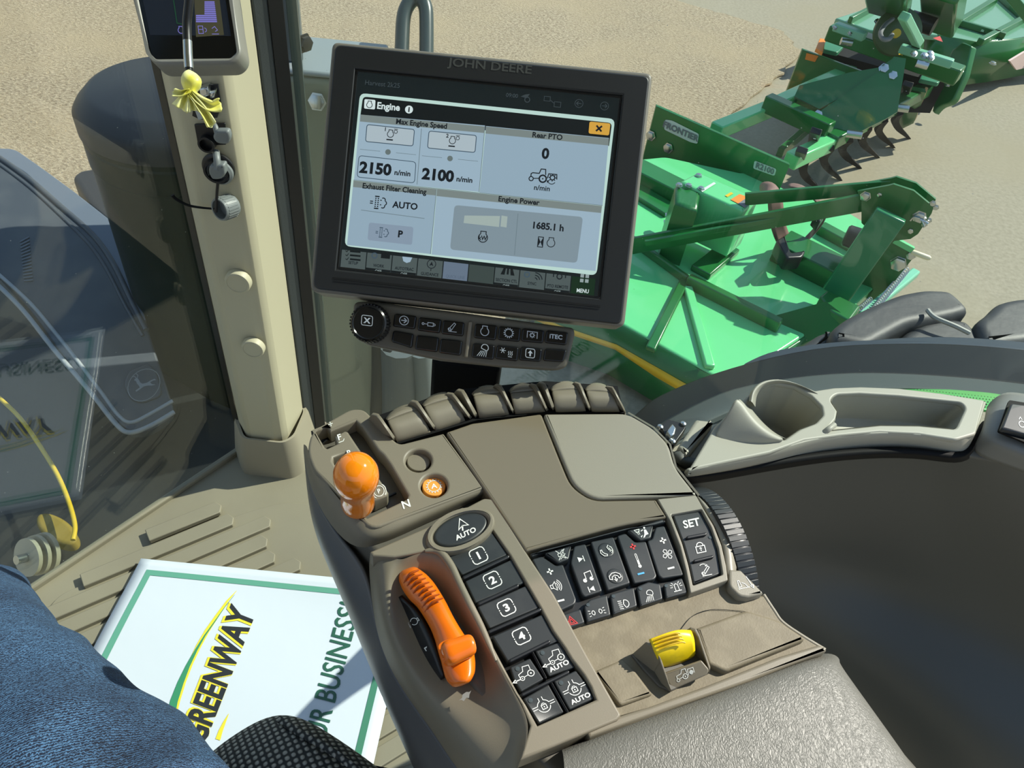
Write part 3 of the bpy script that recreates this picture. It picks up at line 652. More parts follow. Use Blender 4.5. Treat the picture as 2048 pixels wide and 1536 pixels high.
for px, it, c, tcn in kk:
    k = key(px, .0018); px_art('symbol', mod, .0021, it, white_p, k, c, kx, ky)
    if tcn: px_art('symbol', mod, .0021, [('t', 'AUTO', 0, -2, 10, 1.1, .03)], white_p, k, (tcn[0], tcn[1] - 1), kx, ky)
    q = px[0]; lathe('indicator_lamp', G(q[0] + 15, q[1] + 4, ZC + .0018), (0, 0, 1), [(.0016, 0), (.0016, .0004), (0, .0005)], M('lamp_lens', (70, 78, 80), .2) if 'lamp_lens' not in bpy.data.materials else bpy.data.materials['lamp_lens'], k, 12)
# oval button
slab('oval_bezel', mod, ell(921, 1058, 73, 39, -22), .0085, -.004, taupe, con, .0035, holes=(ell(921, 1058, 59, 31, -22),), seg=5)
ov = slab('oval_button', mod, ell(921, 1058, 58, 30, -22), .0058, -.004, key_m, con, .0022, seg=4)
px_art('symbol', mod, .0062, [('l', [(0, 16), (-10, -4), (0, 1), (12, -3)], 2, True), ('l', [(0, 1), (-3, -9)], 3), ('t', 'AUTO', 0, -17, 10.5, 1.1, .03)], white_p, ov, (925, 1052), kx, (-.36, -.9))

# --- left flank: lip, lever trough, outer roll, skirt
zf = ZC + .0045
def fr(lip, gR, gL, o1, o2, o3): return R((lip[0], lip[1], zf), (lip[0] - 6, lip[1] + 4, zf - .001), (gR[0], gR[1], zf + gR[2]), (gL[0], gL[1], zf + gL[2]), (o1[0], o1[1], zf + o1[2]), (o2[0], o2[1], zf + o2[2]), (o3[0], o3[1], zf + o3[2]))
rows = [fr((862, 1100), (830, 1108, -.002), (806, 1120, -.003), (790, 1118, -.003), (748, 1102, -.004), (739, 1106, -.016)),
        fr((886, 1112), (852, 1132, -.012), (800, 1145, -.014), (782, 1140, -.004), (748, 1135, -.010), (738, 1140, -.03)),
        fr((903, 1136), (872, 1160, -.018), (795, 1175, -.022), (778, 1180, -.012), (752, 1180, -.018), (742, 1190, -.045)),
        fr((936, 1206), (902, 1216, -.022), (800, 1235, -.030), (784, 1240, -.022), (765, 1250, -.030), (752, 1262, -.06)),
        fr((975, 1286), (944, 1272, -.022), (822, 1292, -.034), (802, 1298, -.028), (785, 1312, -.04), (775, 1330, -.07)),
        fr((998, 1330), (968, 1325, -.022), (858, 1352, -.034), (838, 1362, -.03), (822, 1385, -.045), (818, 1400, -.08)),
        fr((1020, 1370), (985, 1385, -.016), (905, 1400, -.026), (882, 1420, -.028), (866, 1455, -.05), (868, 1465, -.09)),
        fr((1042, 1408), (1005, 1435, -.012), (945, 1455, -.018), (915, 1480, -.026), (905, 1520, -.05), (910, 1535, -.1)),
        fr((1062, 1452), (1030, 1480, -.010), (990, 1505, -.016), (955, 1535, -.026), (945, 1575, -.05), (960, 1590, -.1)),
        fr((1045, 1518), (1035, 1540, -.010), (1020, 1560, -.016), (1000, 1590, -.026), (990, 1620, -.05), (1010, 1640, -.1))]
grid_mesh('lever_trough', rows, taupe, con, sub=3, ang=0)
# raised lip along the trough, catching the sun
tube('trough_lip', R(*[(x, y, zf + .0005) for x, y in [(850, 1102), (872, 1101), (886, 1110), (903, 1134), (918, 1166), (938, 1207), (960, 1250), (977, 1288), (992, 1322)]]), [.0012, .003, .0032, .0032, .003, .003, .0028, .0025, .001], taupe, con, 12)
# orange throttle lever
zl = ZC + .0
Lx = [(802, 1142, 826, 1130), (800, 1160, 852, 1148), (808, 1180, 868, 1166), (822, 1200, 880, 1185), (838, 1214, 892, 1205), (852, 1235, 905, 1232), (865, 1258, 918, 1254), (874, 1282, 930, 1272), (880, 1306, 940, 1284), (886, 1325, 948, 1300), (892, 1350, 950, 1326), (898, 1364, 949, 1346), (912, 1377, 938, 1367)]
rows = []
Lq = []
for i in range(len(Lx) - 1):
    for t in (0, .5): Lq.append([Lx[i][k] * (1 - t) + Lx[i + 1][k] * t for k in range(4)])
Lq.append(Lx[-1])
for i, (x0, y0, x1, y1) in enumerate(Lq):
    e = i in (0, len(Lq) - 1); hh = (.004 if e else .0085)
    rr = [G(x0, y0, zl - .024), G(x0, y0, zl - .016)]
    for s in (0, .06, .2, .5, .8, .94, 1): rr.append(G(x0 - 5 + (x1 - x0 + 7) * s, y0 + (y1 - y0) * s, zl - .010 + hh * (1 - abs(2 * s - 1) ** 4) + .008 * s))
    rr += [G(x1, y1, zl - .012), G(x1, y1, zl - .024)]
    rows.append(rr)
hl = grid_mesh('throttle_lever', rows, orange, con, sub=1, cap=True, ang=0)
for i in range(8):   # finger ridges
    t = i / 7; a = (808 + 38 * t + (4 if i > 3 else 0), 1166 + 58 * t); b = (838 + 48 * t, 1140 + 56 * t); m_ = ((a[0] + b[0]) / 2 - 3, (a[1] + b[1]) / 2 - 5)
    tube('finger_ridge', R((a[0], a[1], zl - .0035), (m_[0], m_[1], zl + .0052), (b[0], b[1], zl + .0065)), [.0006, .0011, .0006], M('orange_groove', (176, 78, 8), .4) if 'orange_groove' not in bpy.data.materials else bpy.data.materials['orange_groove'], hl, 6)
# grip wing
rows = []
for t in (0, .12, .4, .7, .9, 1):
    cx = 884 + 66 * t; cy = 1312 - 26 * t; rr = []
    ww = (.0045 if t in (0, 1) else .0085 - .002 * t)
    c = G(cx, cy, zl + .016 + .004 * t); ax = (G(950, 1286, zl + .02) - G(884, 1312, zl + .016)).normalized(); v2 = Vector((0, 0, 1)); u2 = ax.cross(v2).normalized()
    rows.append([c + u2 * math.cos(a) * ww * 1.1 + v2 * math.sin(a) * ww * 1.0 for a in [2 * math.pi * k / 14 for k in range(14)]])
grid_mesh('grip_wing', rows, orange, hl, closed_u=True, cap=True, sub=2, ang=0)
rows = [R((874, 1284, zl + .001), (925, 1270, zl + .006)), R((878, 1300, zl + .008), (938, 1283, zl + .013)), R((884, 1312, zl + .021), (948, 1290, zl + .023)), R((886, 1326, zl + .016), (946, 1303, zl + .018)), R((890, 1338, zl - .004), (948, 1318, zl - .002))]
grid_mesh('grip_web', rows, orange, hl, sub=2, ang=0)
# black dial segment under the lever with marks
rows = [R((800, 1184, zl - .018), (808, 1196, zl - .014)), R((804, 1215, zl - .026), (832, 1212, zl - .014)), R((816, 1262, zl - .034), (853, 1243, zl - .014)), R((843, 1315, zl - .036), (876, 1296, zl - .014)), R((868, 1345, zl - .034), (886, 1330, zl - .016)), R((886, 1356, zl - .028), (893, 1358, zl - .022))]
dl = grid_mesh('lever_scale', rows, black, con, sub=2, thick=.003, ang=0)
ppl = Plane(G(855, 1300, zl - .0225), (G(816, 1262, zl - .034) - G(843, 1315, zl - .036)).cross(G(853, 1243, zl - .014) - G(843, 1315, zl - .036)) * 1)
if ppl.n.z < 0: ppl = Plane(ppl.p, -ppl.n)
art('scale_print', frame(ppl, (862, 1308), (.55, .83), (.86, -.5), .0012), [('t', 'ECO', 0, 0, 11, 1.2, .02)], white_p, dl)
art('scale_print', frame(ppl, (828, 1243), (.55, .83), (.86, -.5), .0012), [('c', 0, 0, 7, 1.3, -65, 245), ('l', [(-3, 6.3), (-3, 10), (3, 10), (3, 6.3)], 1.3), ('t', 'n/min', 0, -12, 5, 1, .01)], white_p, dl)
# worn paint scrape
px_art('scrape', cH, .0, [], white_p, con) if False else None
wp = Plane(G(930, 1393, zf - .0165), (-.35, -.35, .87))
art('worn_patch', frame(wp, (930, 1393), (1, -.3), (-.2, -1), .001), [('p', [(-13, -4), (-6, -1), (-4, 5), (4, 8), (10, 6), (14, 8), (9, 1), (7, -5), (2, -3), (-4, -8), (-8, -4)])], M('worn_print', (170, 168, 160), .6), con)
# skirt of the console down the left side
rows = [R((607, 886, 2.278), (607, 925, 2.275), (632, 1010, 2.272), (690, 1090, 2.272), (738, 1140, 2.268), (752, 1262, 2.245), (775, 1330, 2.23), (818, 1400, 2.22), (868, 1465, 2.21), (910, 1535, 2.2), (1010, 1640, 2.2)),
        R((608, 896, 2.265), (610, 945, 2.262), (617, 1025, 2.255), (650, 1115, 2.25), (690, 1200, 2.24), (722, 1280, 2.22), (752, 1350, 2.205), (790, 1430, 2.195), (832, 1500, 2.185), (872, 1570, 2.175), (950, 1670, 2.17)),
        R((611, 908, 2.24), (613, 965, 2.235), (621, 1048, 2.22), (650, 1125, 2.215), (692, 1220, 2.20), (726, 1305, 2.185), (754, 1375, 2.17), (788, 1450, 2.16), (824, 1525, 2.15), (860, 1600, 2.14), (930, 1700, 2.13)),
        R((622, 930, 2.2), (630, 1000, 2.17), (640, 1080, 2.13), (672, 1160, 2.1), (712, 1255, 2.08), (748, 1345, 2.06), (775, 1415, 2.05), (806, 1490, 2.04), (838, 1560, 2.03), (880, 1640, 2.02), (950, 1740, 2.02))]
grid_mesh('skirt', rows, M('satin_grey_skirt', (92, 92, 92), .36, bump=('n', 800, .1, .0004)), con, sub=3, ang=0, thick=.002)
# --- radio and climate keys
kp = HP(ZC + .001)
slab('keypad_base', kp, [(1058, 1106), (1330, 1036), (1345, 1050), (1382, 1184), (1137, 1263)], -.0035, -.012, black, con, .001, r=4)
slab('keypad_rim', kp, [(1060, 1107), (1325, 1038), (1332, 1043), (1310, 1049), (1250, 1060), (1145, 1088), (1085, 1103), (1064, 1113)], .003, -.004, key_m, con, .001, r=2)
rx, ry = (.95, -.24), (-.36, -.93)
def rk(px, items=(), c=(0, 0), h=.0022, cols=None, lamp=None, r=4, s=1.0):
    k = slab('key', kp, px, h, -.006, key_m, con, .0011, r=r, seg=3)
    for j, (it, mt, cc) in enumerate(items):
        art('symbol', frame(kp, cc, (rx[0] * s, rx[1] * s), (ry[0] * s, ry[1] * s), h + .0003), it, mt, k)
    if lamp: lathe('indicator_lamp', kp.pt(lamp[0], lamp[1], h), (0, 0, 1), [(.0014, 0), (.0014, .0004), (0, .0005)], bpy.data.materials['lamp_lens'], k, 12)
    return k
plus = [('l', [(-6.5, 0), (6.5, 0)], 3), ('l', [(0, -6.5), (0, 6.5)], 3)]; minus = [('l', [(-7, 0), (7, 0)], 3.6)]
spk = [('l', [(-10, -3.5), (-10, 3.5), (-5, 3.5), (1, 9), (1, -9), (-5, -3.5)], 1.3, True), ('l', [(-5, -3.5), (-5, 3.5)], 1.2), ('c', -3, 0, 8, 1.3, -45, 45), ('c', -3, 0, 11.5, 1.3, -50, 50), ('c', -3, 0, 15, 1.3, -50, 50)]
rk([(1064, 1118), (1084, 1112), (1112, 1131), (1126, 1128), (1153, 1199), (1150, 1208), (1114, 1225)], ((plus, white_p, (1100, 1143)), (spk, white_p, (1111, 1172)), (minus, white_p, (1122, 1201))))
note = [('d', -7, -8, 4), ('d', 7, -7, 4), ('l', [(-3.7, -8), (-3.7, 7), (10, 9), (10, -7)], 1.5)]
skipf = [('p', [(-6, -5.5), (-6, 5.5), (4, 0)]), ('l', [(5.5, -6), (5.5, 6)], 1.6)]; skipb = [('p', [(6, -5.5), (6, 5.5), (-4, 0)]), ('l', [(-5.5, -6), (-5.5, 6)], 1.6)]
rk([(1148, 1092), (1171, 1087), (1205, 1182), (1169, 1194), (1163, 1188), (1141, 1126)], ((skipf, white_p, (1162, 1118)), (note, white_p, (1174, 1152)), (skipb, white_p, (1183, 1178))))
pk = rk([(1181, 1083), (1227, 1073), (1261, 1166), (1215, 1181)])
for cc, it in (((1212, 1101), [('c', 4, 0, 5, 1.2, -60, 60), ('c', 4, 0, 9, 1.2, -55, 55), ('l', [(-11, 3), (-12, -3), (-7, -10), (-1, -11), (0, -8), (-4, -6), (-8, -1), (-8, 3)], 1.3, True), ('l', [(8, 10), (4, 6), (6, 0), (12, -3)], 1.3)]),
               ((1230, 1153), [('l', [(-12, -3), (-11, 3), (-4, 8), (4, 8), (11, 3), (12, -3), (7, -5), (6, 0), (0, 3), (-6, 0), (-7, -5)], 1.4, True), ('l', [(0, 0), (0, -7)], 2), ('p', [(-4, -5), (4, -5), (0, -11)])])):
    dm = lathe('dished_button', kp.pt(cc[0], cc[1], .0018), (0, 0, 1), [(.0066, 0), (.0064, .0006), (.0052, .0008), (.003, .0007), (0, .0006)], key_m, con, 28, ang=80)
    art('symbol', frame(kp, cc, rx, ry, .0030), it, white_p, dm)
thermo = [('l', [(1.5, 14), (1.5, -8)], 1.1), ('l', [(-1.5, 14), (-1.5, -8)], 1.1), ('c', 0, 14, 1.5, 1, 0, 180), ('d', 0, -11, 3.4), ('l', [(0, 2), (0, -9)], 1.6)]
rk([(1234, 1071), (1251, 1066), (1270, 1084), (1292, 1082), (1314, 1152), (1309, 1159), (1268, 1167)], (([('l', [(-6, 0), (6, 0)], 3.2), ('l', [(0, -6), (0, 6)], 3.2)], red_p, (1266, 1093)), (thermo, white_p, (1276, 1122)), (minus, blue_p, (1282, 1147))))
fan = []
for a in range(4):
    t0 = math.radians(a * 90 + 20); c_, s_ = math.cos(t0), math.sin(t0)
    loop = [(1.5, 0), (5, 3.6), (9, 4), (11, 0), (8, -3.2), (4, -2)]
    fan.append(('l', [(x * c_ - y * s_, x * s_ + y * c_) for x, y in loop], 1.2, True))
rk([(1311, 1054), (1329, 1051), (1368, 1150), (1324, 1157), (1317, 1151), (1294, 1081), (1304, 1078)], ((plus, white_p, (1326, 1081)), (fan, white_p, (1335, 1108)), (minus, white_p, (1342, 1136))))
mute = [('l', [(-7, -3), (-7, 3), (-2, 3), (5, 9), (5, -9), (-2, -3)], 1.1, True), ('l', [(-9, 10), (9, -10)], 1.2), ('l', [(-9, -10), (9, 10)], 1.2), ('l', [(-5, -9), (8, 0)], 1)]
rk([(1089, 1106), (1143, 1091), (1138, 1118), (1117, 1126)], ((mute, white_p, (1123, 1109)),), h=.0042)
vent = [('l', [(-13, 9), (-3, 9), (-5, 3), (-10, 3)], 1.2, True), ('l', [(-9, 6), (-8, -2)], 1.1), ('l', [(-6, 6), (-5, -2)], 1.1), ('d', 8, 9, 2), ('p', [(6, 6), (10, 5), (12, -5), (6, -6), (2, -10), (-1, -10), (4, -3)]), ('l', [(-1, 4), (4, 6)], 1.6), ('p', [(-5, -6), (0, -4), (-4, -9)])]
rk([(1254, 1061), (1307, 1050), (1302, 1076), (1280, 1081)], ((vent, white_p, (1284, 1066)),), h=.0042)
tri = [('l', [(0, 10), (-10, -7), (10, -7)], 1.5, True), ('l', [(0, 4.5), (-5, -4), (5, -4)], 1.3, True)]
rk([(1119, 1231), (1161, 1217), (1170, 1245), (1136, 1257)], ((tri, red_p, (1143, 1242)),))
lampi = [('c', -6, 0, 4.5, 1.3, 90, 270), ('l', [(-6, 4.5), (-4, 0), (-6, -4.5)], 1.3), ('c', 6, 0, 4.5, 1.3, -90, 90), ('l', [(6, 4.5), (4, 0), (6, -4.5)], 1.3)] + [('l', [(sx_ * 13, dy), (sx_ * 17, dy * 1.2)], 1.3) for sx_ in (-1, 1) for dy in (-5, 0, 5)]
rk([(1168, 1212), (1179, 1199), (1214, 1189), (1222, 1230), (1174, 1244)], ((lampi, white_p, (1194, 1224)),), lamp=(1176, 1210))
head = [('c', 3, 0, 8, 1.5, -90, 90), ('l', [(3, 8), (0, 0), (3, -8)], 1.5)] + [('l', [(-10, d), (-2.5, d - 1)], 1.4) for d in (8, 4, 0, -4, -8)]
rk([(1220, 1188), (1268, 1174), (1275, 1212), (1227, 1229)], ((head, white_p, (1247, 1208)),), lamp=(1227, 1193))
work = [('c', 4, 6, 7, 1.4, -60, 200), ('l', [(-2, 4), (8, 0)], 1.4)] + [('l', [(-3 + 2.8 * k, -.5), (-11 + 4.4 * k, -12)], 1.2) for k in range(5)]
rk([(1273, 1173), (1297, 1163), (1321, 1168), (1326, 1198), (1281, 1213)], ((work, white_p, (1298, 1192)),), lamp=(1281, 1178), s=.9)
beac = [('l', [(-4, -8), (-4, 5), (0, 8), (4, 5), (4, -8)], 1.4), ('l', [(-9, -9), (9, -9)], 1.8)] + [('l', [(8 * math.cos(a), 1 + 8 * math.sin(a)), (14 * math.cos(a), 1 + 14 * math.sin(a))], 1.2) for a in [math.radians(q) for q in (0, 25, 50, 130, 155, 180)]]
rk([(1328, 1167), (1364, 1155), (1376, 1185), (1332, 1197)], ((beac, white_p, (1353, 1174)),), lamp=(1332, 1172), s=.9)

# --- SET panel
slab('set_frame', kp, [(1315, 998, 2), (1392, 990, 3), (1407, 1017), (1428, 1052), (1443, 1090), (1452, 1130), (1456, 1160), (1381, 1186, 3), (1372, 1140), (1360, 1092), (1341, 1043)], .005, -.012, taupe3, con, .0008, r=2, holes=([(p.x, p.y) for p in rnd([(1342, 1029), (1403, 1018), (1423, 1055), (1437, 1096), (1446, 1149), (1386, 1171), (1377, 1130), (1364, 1085)], 3)],), seg=2)
sk_o = [(1345, 1030), (1401, 1021), (1421, 1056), (1435, 1097), (1443, 1147), (1387, 1168), (1379, 1130), (1366, 1085)]
sk = slab('key', kp, sk_o, .0022, -.008, key_m, con, .0012, r=3)
sxv, syv = (.96, -.2), (-.26, -.96)
def sa(it, c, mt=white_p): art('symbol', frame(kp, c, sxv, syv, .0026), it, mt, sk)
sa([('t', 'SET', 0, 0, 16, 1.0, .025)], (1383, 1046))
sa([('l', [(-9, -9), (9, -9), (9, 4), (-9, 4)], 1.7, True), ('c', 0, 5, 6.5, 1.7, 0, 180), ('d', 0, -1, 2.4), ('l', [(0, -1), (0, -6)], 2)], (1401, 1096))
sa([('l', [(-9, -10), (11, -10)], 1.5), ('l', [(-8, -6), (6, 8), (9, 5), (-4, -8)], 1.4, True), ('c', -6, -5, 3, 1.2), ('c', -3, 5, 9, 1.4, 40, 130), ('p', [(2, 14), (7, 10), (1, 8)])], (1411, 1141))
for a, b in (((1375, 1074), (1412, 1067)), ((1389, 1121), (1426, 1112))): ridge(a, b, 6, .0048, kp)
lathe('indicator_lamp', kp.pt(1420, 1075, .0022), (0, 0, 1), [(.0014, 0), (.0014, .0004), (0, .0005)], bpy.data.materials['lamp_lens'], sk, 12)
# knurled thumb wheel
wa = G(1394, 990, ZC); wb_ = G(1473, 1140, ZC); ch = wb_ - wa; Ld = ch.normalized(); half = ch.length / 2
sag = .0105; Rw = (half * half + sag * sag) / (2 * sag); cw = (wa + wb_) / 2 + Vector((0, 0, sag - Rw)); axw = Ld.cross(Vector((0, 0, 1))).normalized()
if axw.x < 0: axw = -axw
WW = .0185
whl = lathe('thumb_wheel', cw + axw * .001, axw, [(Rw * .7, 0), (Rw - .003, 0), (Rw - .0012, .0012), (Rw - .001, WW * .5), (Rw - .0012, WW - .003), (Rw - .004, WW), (Rw * .7, WW)], black, con, 72, ang=50)
n_t = int(2 * math.pi * Rw / .0052)
for k in range(n_t):
    a = 2 * math.pi * k / n_t; rd_ = Ld * math.cos(a) + Vector((0, 0, 1)) * math.sin(a)
    if rd_.z < .35: continue
    tg = Vector((0, 0, 1)) * math.cos(a) - Ld * math.sin(a)
    c0 = cw + rd_ * (Rw - .0006)
    pts = []
    a0 = c0 + axw * .0015; a1 = c0 + axw * (WW - .0005)
    prism('tread_rib', [a0 + tg * .0021 + rd_ * .001, a0 - tg * .0021 + rd_ * .0004, a0 - tg * .0021 - rd_ * .001, a0 + tg * .0021 - rd_ * .001], [a1 + tg * .0021 + rd_ * .0002 , a1 - tg * .0021 - rd_ * .0004, a1 - tg * .0021 - rd_ * .002, a1 + tg * .0021 - rd_ * .002], key_m, whl, .0004)
# hub cheek between the panel and the wheel
rows = [R((1392, 990, ZC + .005), (1409, 1017, ZC + .005), (1430, 1052, ZC + .005), (1446, 1090, ZC + .005), (1455, 1130, ZC + .005), (1458, 1160, ZC + .005)),
        R((1396, 991, ZC + .005), (1424, 1020, ZC + .0065), (1448, 1060, ZC + .0075), (1464, 1098, ZC + .0065), (1471, 1130, ZC + .003), (1476, 1140, ZC + .001))]
grid_mesh('wheel_cheek', rows, taupe3, con, sub=1, thick=.01, ang=40)
# small icon plate behind the wheel
ip = slab('icon_plate', kp, [(1459, 1138), (1482, 1140, 3), (1528, 1186, 4), (1498, 1194), (1478, 1192, 8), (1458, 1172, 8)], .0045, -.012, taupe3, con, .0018)
art('symbol', frame(kp, (1488, 1168), (.95, -.2), (-.3, -.95), .0048), [('l', [(-14, -8), (10, -8)], 1.2), ('l', [(-12, -5), (-11, 9), (-8, 9), (-6, -4)], 1.2, True), ('l', [(-4, 4), (2, 0), (6, -7)], 1.2), ('l', [(9, 14), (16, -10)], 1.4), ('p', [(11, -6), (19, -4), (17, -13)])], white_p, ip)

# --- dusty tray, storage lids and yellow rocker
tp = HP(ZC - .006)
slab('dusty_tray', tp, [(1110, 1262), (1378, 1180), (1455, 1158), (1462, 1182), (1482, 1196, 6), (1528, 1190, 4), (1562, 1240), (1652, 1300, 6), (1560, 1340), (1420, 1380), (1300, 1420), (1225, 1442), (1180, 1370)], .004, -.02, taupe_tray, con, .0015, r=3)
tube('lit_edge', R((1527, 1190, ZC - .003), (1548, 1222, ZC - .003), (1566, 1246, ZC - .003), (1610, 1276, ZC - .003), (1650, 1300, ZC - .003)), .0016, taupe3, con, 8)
slab('storage_lid', HP(ZC), [(1392, 1256, 4), (1492, 1220, 8), (1558, 1240, 14), (1613, 1278, 8), (1452, 1343, 8), (1417, 1328, 6)], .004, -.004, taupe_tray, con, .0022, seg=3)
slab('storage_lid', HP(ZC - .003), [(1188, 1342, 3), (1244, 1318, 5), (1268, 1338), (1306, 1388, 5), (1240, 1412, 8)], .004, -.004, taupe_tray, con, .0018, seg=3)
tube('loose_hair', [tp.pt(*p, .0048) for p in ((1362, 1258), (1380, 1236), (1402, 1224), (1430, 1219), (1480, 1222), (1500, 1226))], .00022, black, con, 5)
sb_ = [tp.pt(1400 + random.uniform(-200, 120), 1240 + random.uniform(-10, 12), .0045) for _ in range(3)]
# rocker housing: two cheeks and a front
J = HP(ZC - .003)
slab('rocker_foot', J, [(1262, 1308), (1300, 1292), (1394, 1262), (1420, 1345), (1404, 1352), (1342, 1382), (1318, 1372), (1288, 1340)], .003, -.008, taupe_dark, con, .001, r=4)
def cheek(pts, th, nm='rocker_cheek'):
    top = [G(x, y, ZC + z) for x, y, z in pts]; n = (top[1] - top[0]).cross(top[2] - top[0]).normalized()
    prism(nm, [p + n * th / 2 for p in top], [p - n * th / 2 for p in top], taupe, con, .0008)
cheek([(1262, 1314, -.003), (1283, 1296, .010), (1294, 1286, .018), (1304, 1288, .019), (1320, 1318, .013), (1341, 1378, .006), (1338, 1384, -.006), (1300, 1350, -.006)], .0028)
cheek([(1360, 1270, -.003), (1380, 1257, .017), (1392, 1260, .019), (1398, 1272, .017), (1420, 1338, .006), (1418, 1348, -.006), (1392, 1320, -.006)], .0028)
slab('rocker_front', Plane(G(1370, 1350, ZC + .005), (-.12, -.5, .86)), [(1328, 1347, 2), (1403, 1321, 2), (1419, 1340, 5), (1414, 1350, 5), (1344, 1381, 4)], .0, -.004, taupe, con, .0008)
art('symbol', frame(Plane(G(1370, 1350, ZC + .005), (-.12, -.5, .86)), (1369, 1350), (.93, -.33), (-.3, -.93), .0003), [('l', [(-16, -4), (-16, 3), (-6, 5), (-3, 12), (5, 12), (6, 2)], 1.2), ('c', 1, -3, 5, 1.4), ('d', 1, -3, 1.4), ('c', -15, -6, 3, 1.2), ('l', [(-11, -4), (-4, -3)], 1.2), ('l', [(8, -3), (9, 9), (21, 9), (21, -2)], 1.2), ('c', 15, 1, 3.4, 1.6), ('l', [(10.5, 1), (19.5, 1)], 1), ('l', [(15, -4), (15, 6)], 1), ('l', [(12, -2), (18, 4)], 1), ('l', [(12, 4), (18, -2)], 1)], white_p, con)
rows = [R((1298, 1288, ZC + .004), (1320, 1280, ZC + .006), (1352, 1268, ZC + .006), (1378, 1262, ZC + .004)),
        R((1297, 1275, ZC + .017), (1316, 1268, ZC + .021), (1352, 1254, ZC + .0225), (1381, 1258, ZC + .019)),
        R((1301, 1283, ZC + .020), (1320, 1276, ZC + .0225), (1358, 1262, ZC + .024), (1386, 1268, ZC + .021)),
        R((1308, 1303, ZC + .018), (1330, 1299, ZC + .0195), (1366, 1286, ZC + .0205), (1390, 1284, ZC + .019)),
        R((1316, 1321, ZC + .011), (1340, 1316, ZC + .012), (1370, 1306, ZC + .013), (1390, 1299, ZC + .012)),
        R((1322, 1337, ZC + .000), (1345, 1332, ZC + .001), (1374, 1322, ZC + .002), (1392, 1312, ZC + .002))]
yr = grid_mesh('yellow_rocker', rows, yellow_m, con, sub=2, thick=.003, ang=0); tag(yr, 'yellow ribbed rocker switch')
for i in range(4):
    t = i * 6.2; tube('rocker_rib', R((1306 + i * 4, 1281 + t, ZC + .0212 - i * .0005), (1330 + i * 3, 1272 + t, ZC + .0236 - i * .0005), (1352 + i * 3.2, 1266 + t, ZC + .0242 - i * .0005), (1360 + i * 3.4, 1267 + t, ZC + .0236 - i * .0005)), .0006, M('yellow_shade', (196, 160, 6), .5) if 'yellow_shade' not in bpy.data.materials else bpy.data.materials['yellow_shade'], yr, 6)
# front border strip of the pad and the pad itself
slab('pad_border', HP(ZC - .004), [(1236, 1432, 3), (1300, 1412), (1420, 1368), (1560, 1312), (1640, 1288, 5), (1656, 1300, 5), (1500, 1362), (1380, 1404), (1180, 1478), (1172, 1462)], .006, -.02, taupe, con, .002)
def padpt(x, y, dz): return G(x, y, ZC + dz)
rows = [R((1120, 1500, ZC - .02), (1240, 1450, ZC - .02), (1400, 1396, ZC - .02), (1540, 1345, ZC - .02), (1650, 1296, ZC - .02), (1694, 1320, ZC - .03)),
        R((1125, 1500, ZC + .003), (1243, 1452, ZC + .004), (1401, 1398, ZC + .004), (1541, 1346, ZC + .004), (1648, 1305, ZC + .002), (1698, 1322, ZC - .012)),
        R((1128, 1520, ZC + .009), (1250, 1466, ZC + .0105), (1406, 1412, ZC + .0105), (1543, 1360, ZC + .010), (1655, 1322, ZC + .006), (1706, 1334, ZC - .008)),
        R((1130, 1560, ZC + .012), (1270, 1500, ZC + .0135), (1420, 1450, ZC + .0135), (1560, 1405, ZC + .013), (1690, 1370, ZC + .008), (1733, 1372, ZC - .008)),
        R((1150, 1620, ZC + .012), (1300, 1560, ZC + .0145), (1450, 1520, ZC + .0145), (1600, 1490, ZC + .014), (1752, 1465, ZC + .008), (1800, 1460, ZC - .008)),
        R((1180, 1720, ZC + .012), (1340, 1660, ZC + .0145), (1500, 1640, ZC + .0145), (1660, 1620, ZC + .014), (1850, 1600, ZC + .008), (1892, 1590, ZC - .008)),
        R((1200, 1900, ZC + .012), (1380, 1900, ZC + .0145), (1560, 1880, ZC + .0145), (1740, 1860, ZC + .014), (1960, 1840, ZC + .008), (2000, 1800, ZC - .008))]
for q in rows: q.append(Vector((q[-1].x, q[-1].y, ZC - .07)))
pad_o = grid_mesh('armrest_pad', rows, leather, con, sub=3, ang=0); tag(pad_o, 'grey grained leatherette pad')
# ================================================================== TOUCH-SCREEN MONITOR
MP = Plane(D(965, 370, .66), -_f)
mon = thing('monitor', 'black tractor touch-screen monitor lit with the engine page, above the key strip', 'monitor', D(965, 370, .66))
m_out = [(664, 82, 14), (1306, 146, 14), (1249, 655, 14), (619, 583, 16)]
def grow(poly, k):
    cx = sum(p[0] for p in poly) / len(poly); cy = sum(p[1] for p in poly) / len(poly)
    return [(p[0] + (k if p[0] > cx else -k), p[1] + (k if p[1] > cy else -k)) + tuple(p[2:]) for p in poly]
slab('housing', MP, m_out, 0, -.032, monrim, mon, .003, seg=4)
slab('housing_back', MP, grow(m_out, -18), -.028, -.06, monrim, mon, .001, flare=-.12) if False else None
slab('bezel', MP, grow(m_out, -5), .0022, -.004, bezel_m, mon, .0018, seg=4, holes=()) if False else None
scr = [(714, 141, 6), (1241, 194, 6), (1197, 594, 6), (676, 535, 6)]
slab('bezel', MP, grow(m_out, -6), .0028, -.004, bezel_m, mon, .0016, holes=([(p[0], p[1]) for p in grow(scr, 4)],), seg=3)
slab('inner_bezel', MP, grow(scr, 3), .0008, -.003, M('inner_bezel', (22, 24, 26), .3), mon, .0005, holes=([(p[0], p[1]) for p in grow(scr, -2)],))
gl_s = M('screen_glass_dark', (8, 11, 13), .13, emit=((16, 26, 30), 1.0), coat=.3)
sc = slab('screen', MP, grow(scr, -1), .0002, -.002, gl_s, mon, 0)
beam('bezel_groove', MP.pt(666, 556, .0029), MP.pt(1200, 613, .0029), .0018, .0004, black, mon, up=MP.n)
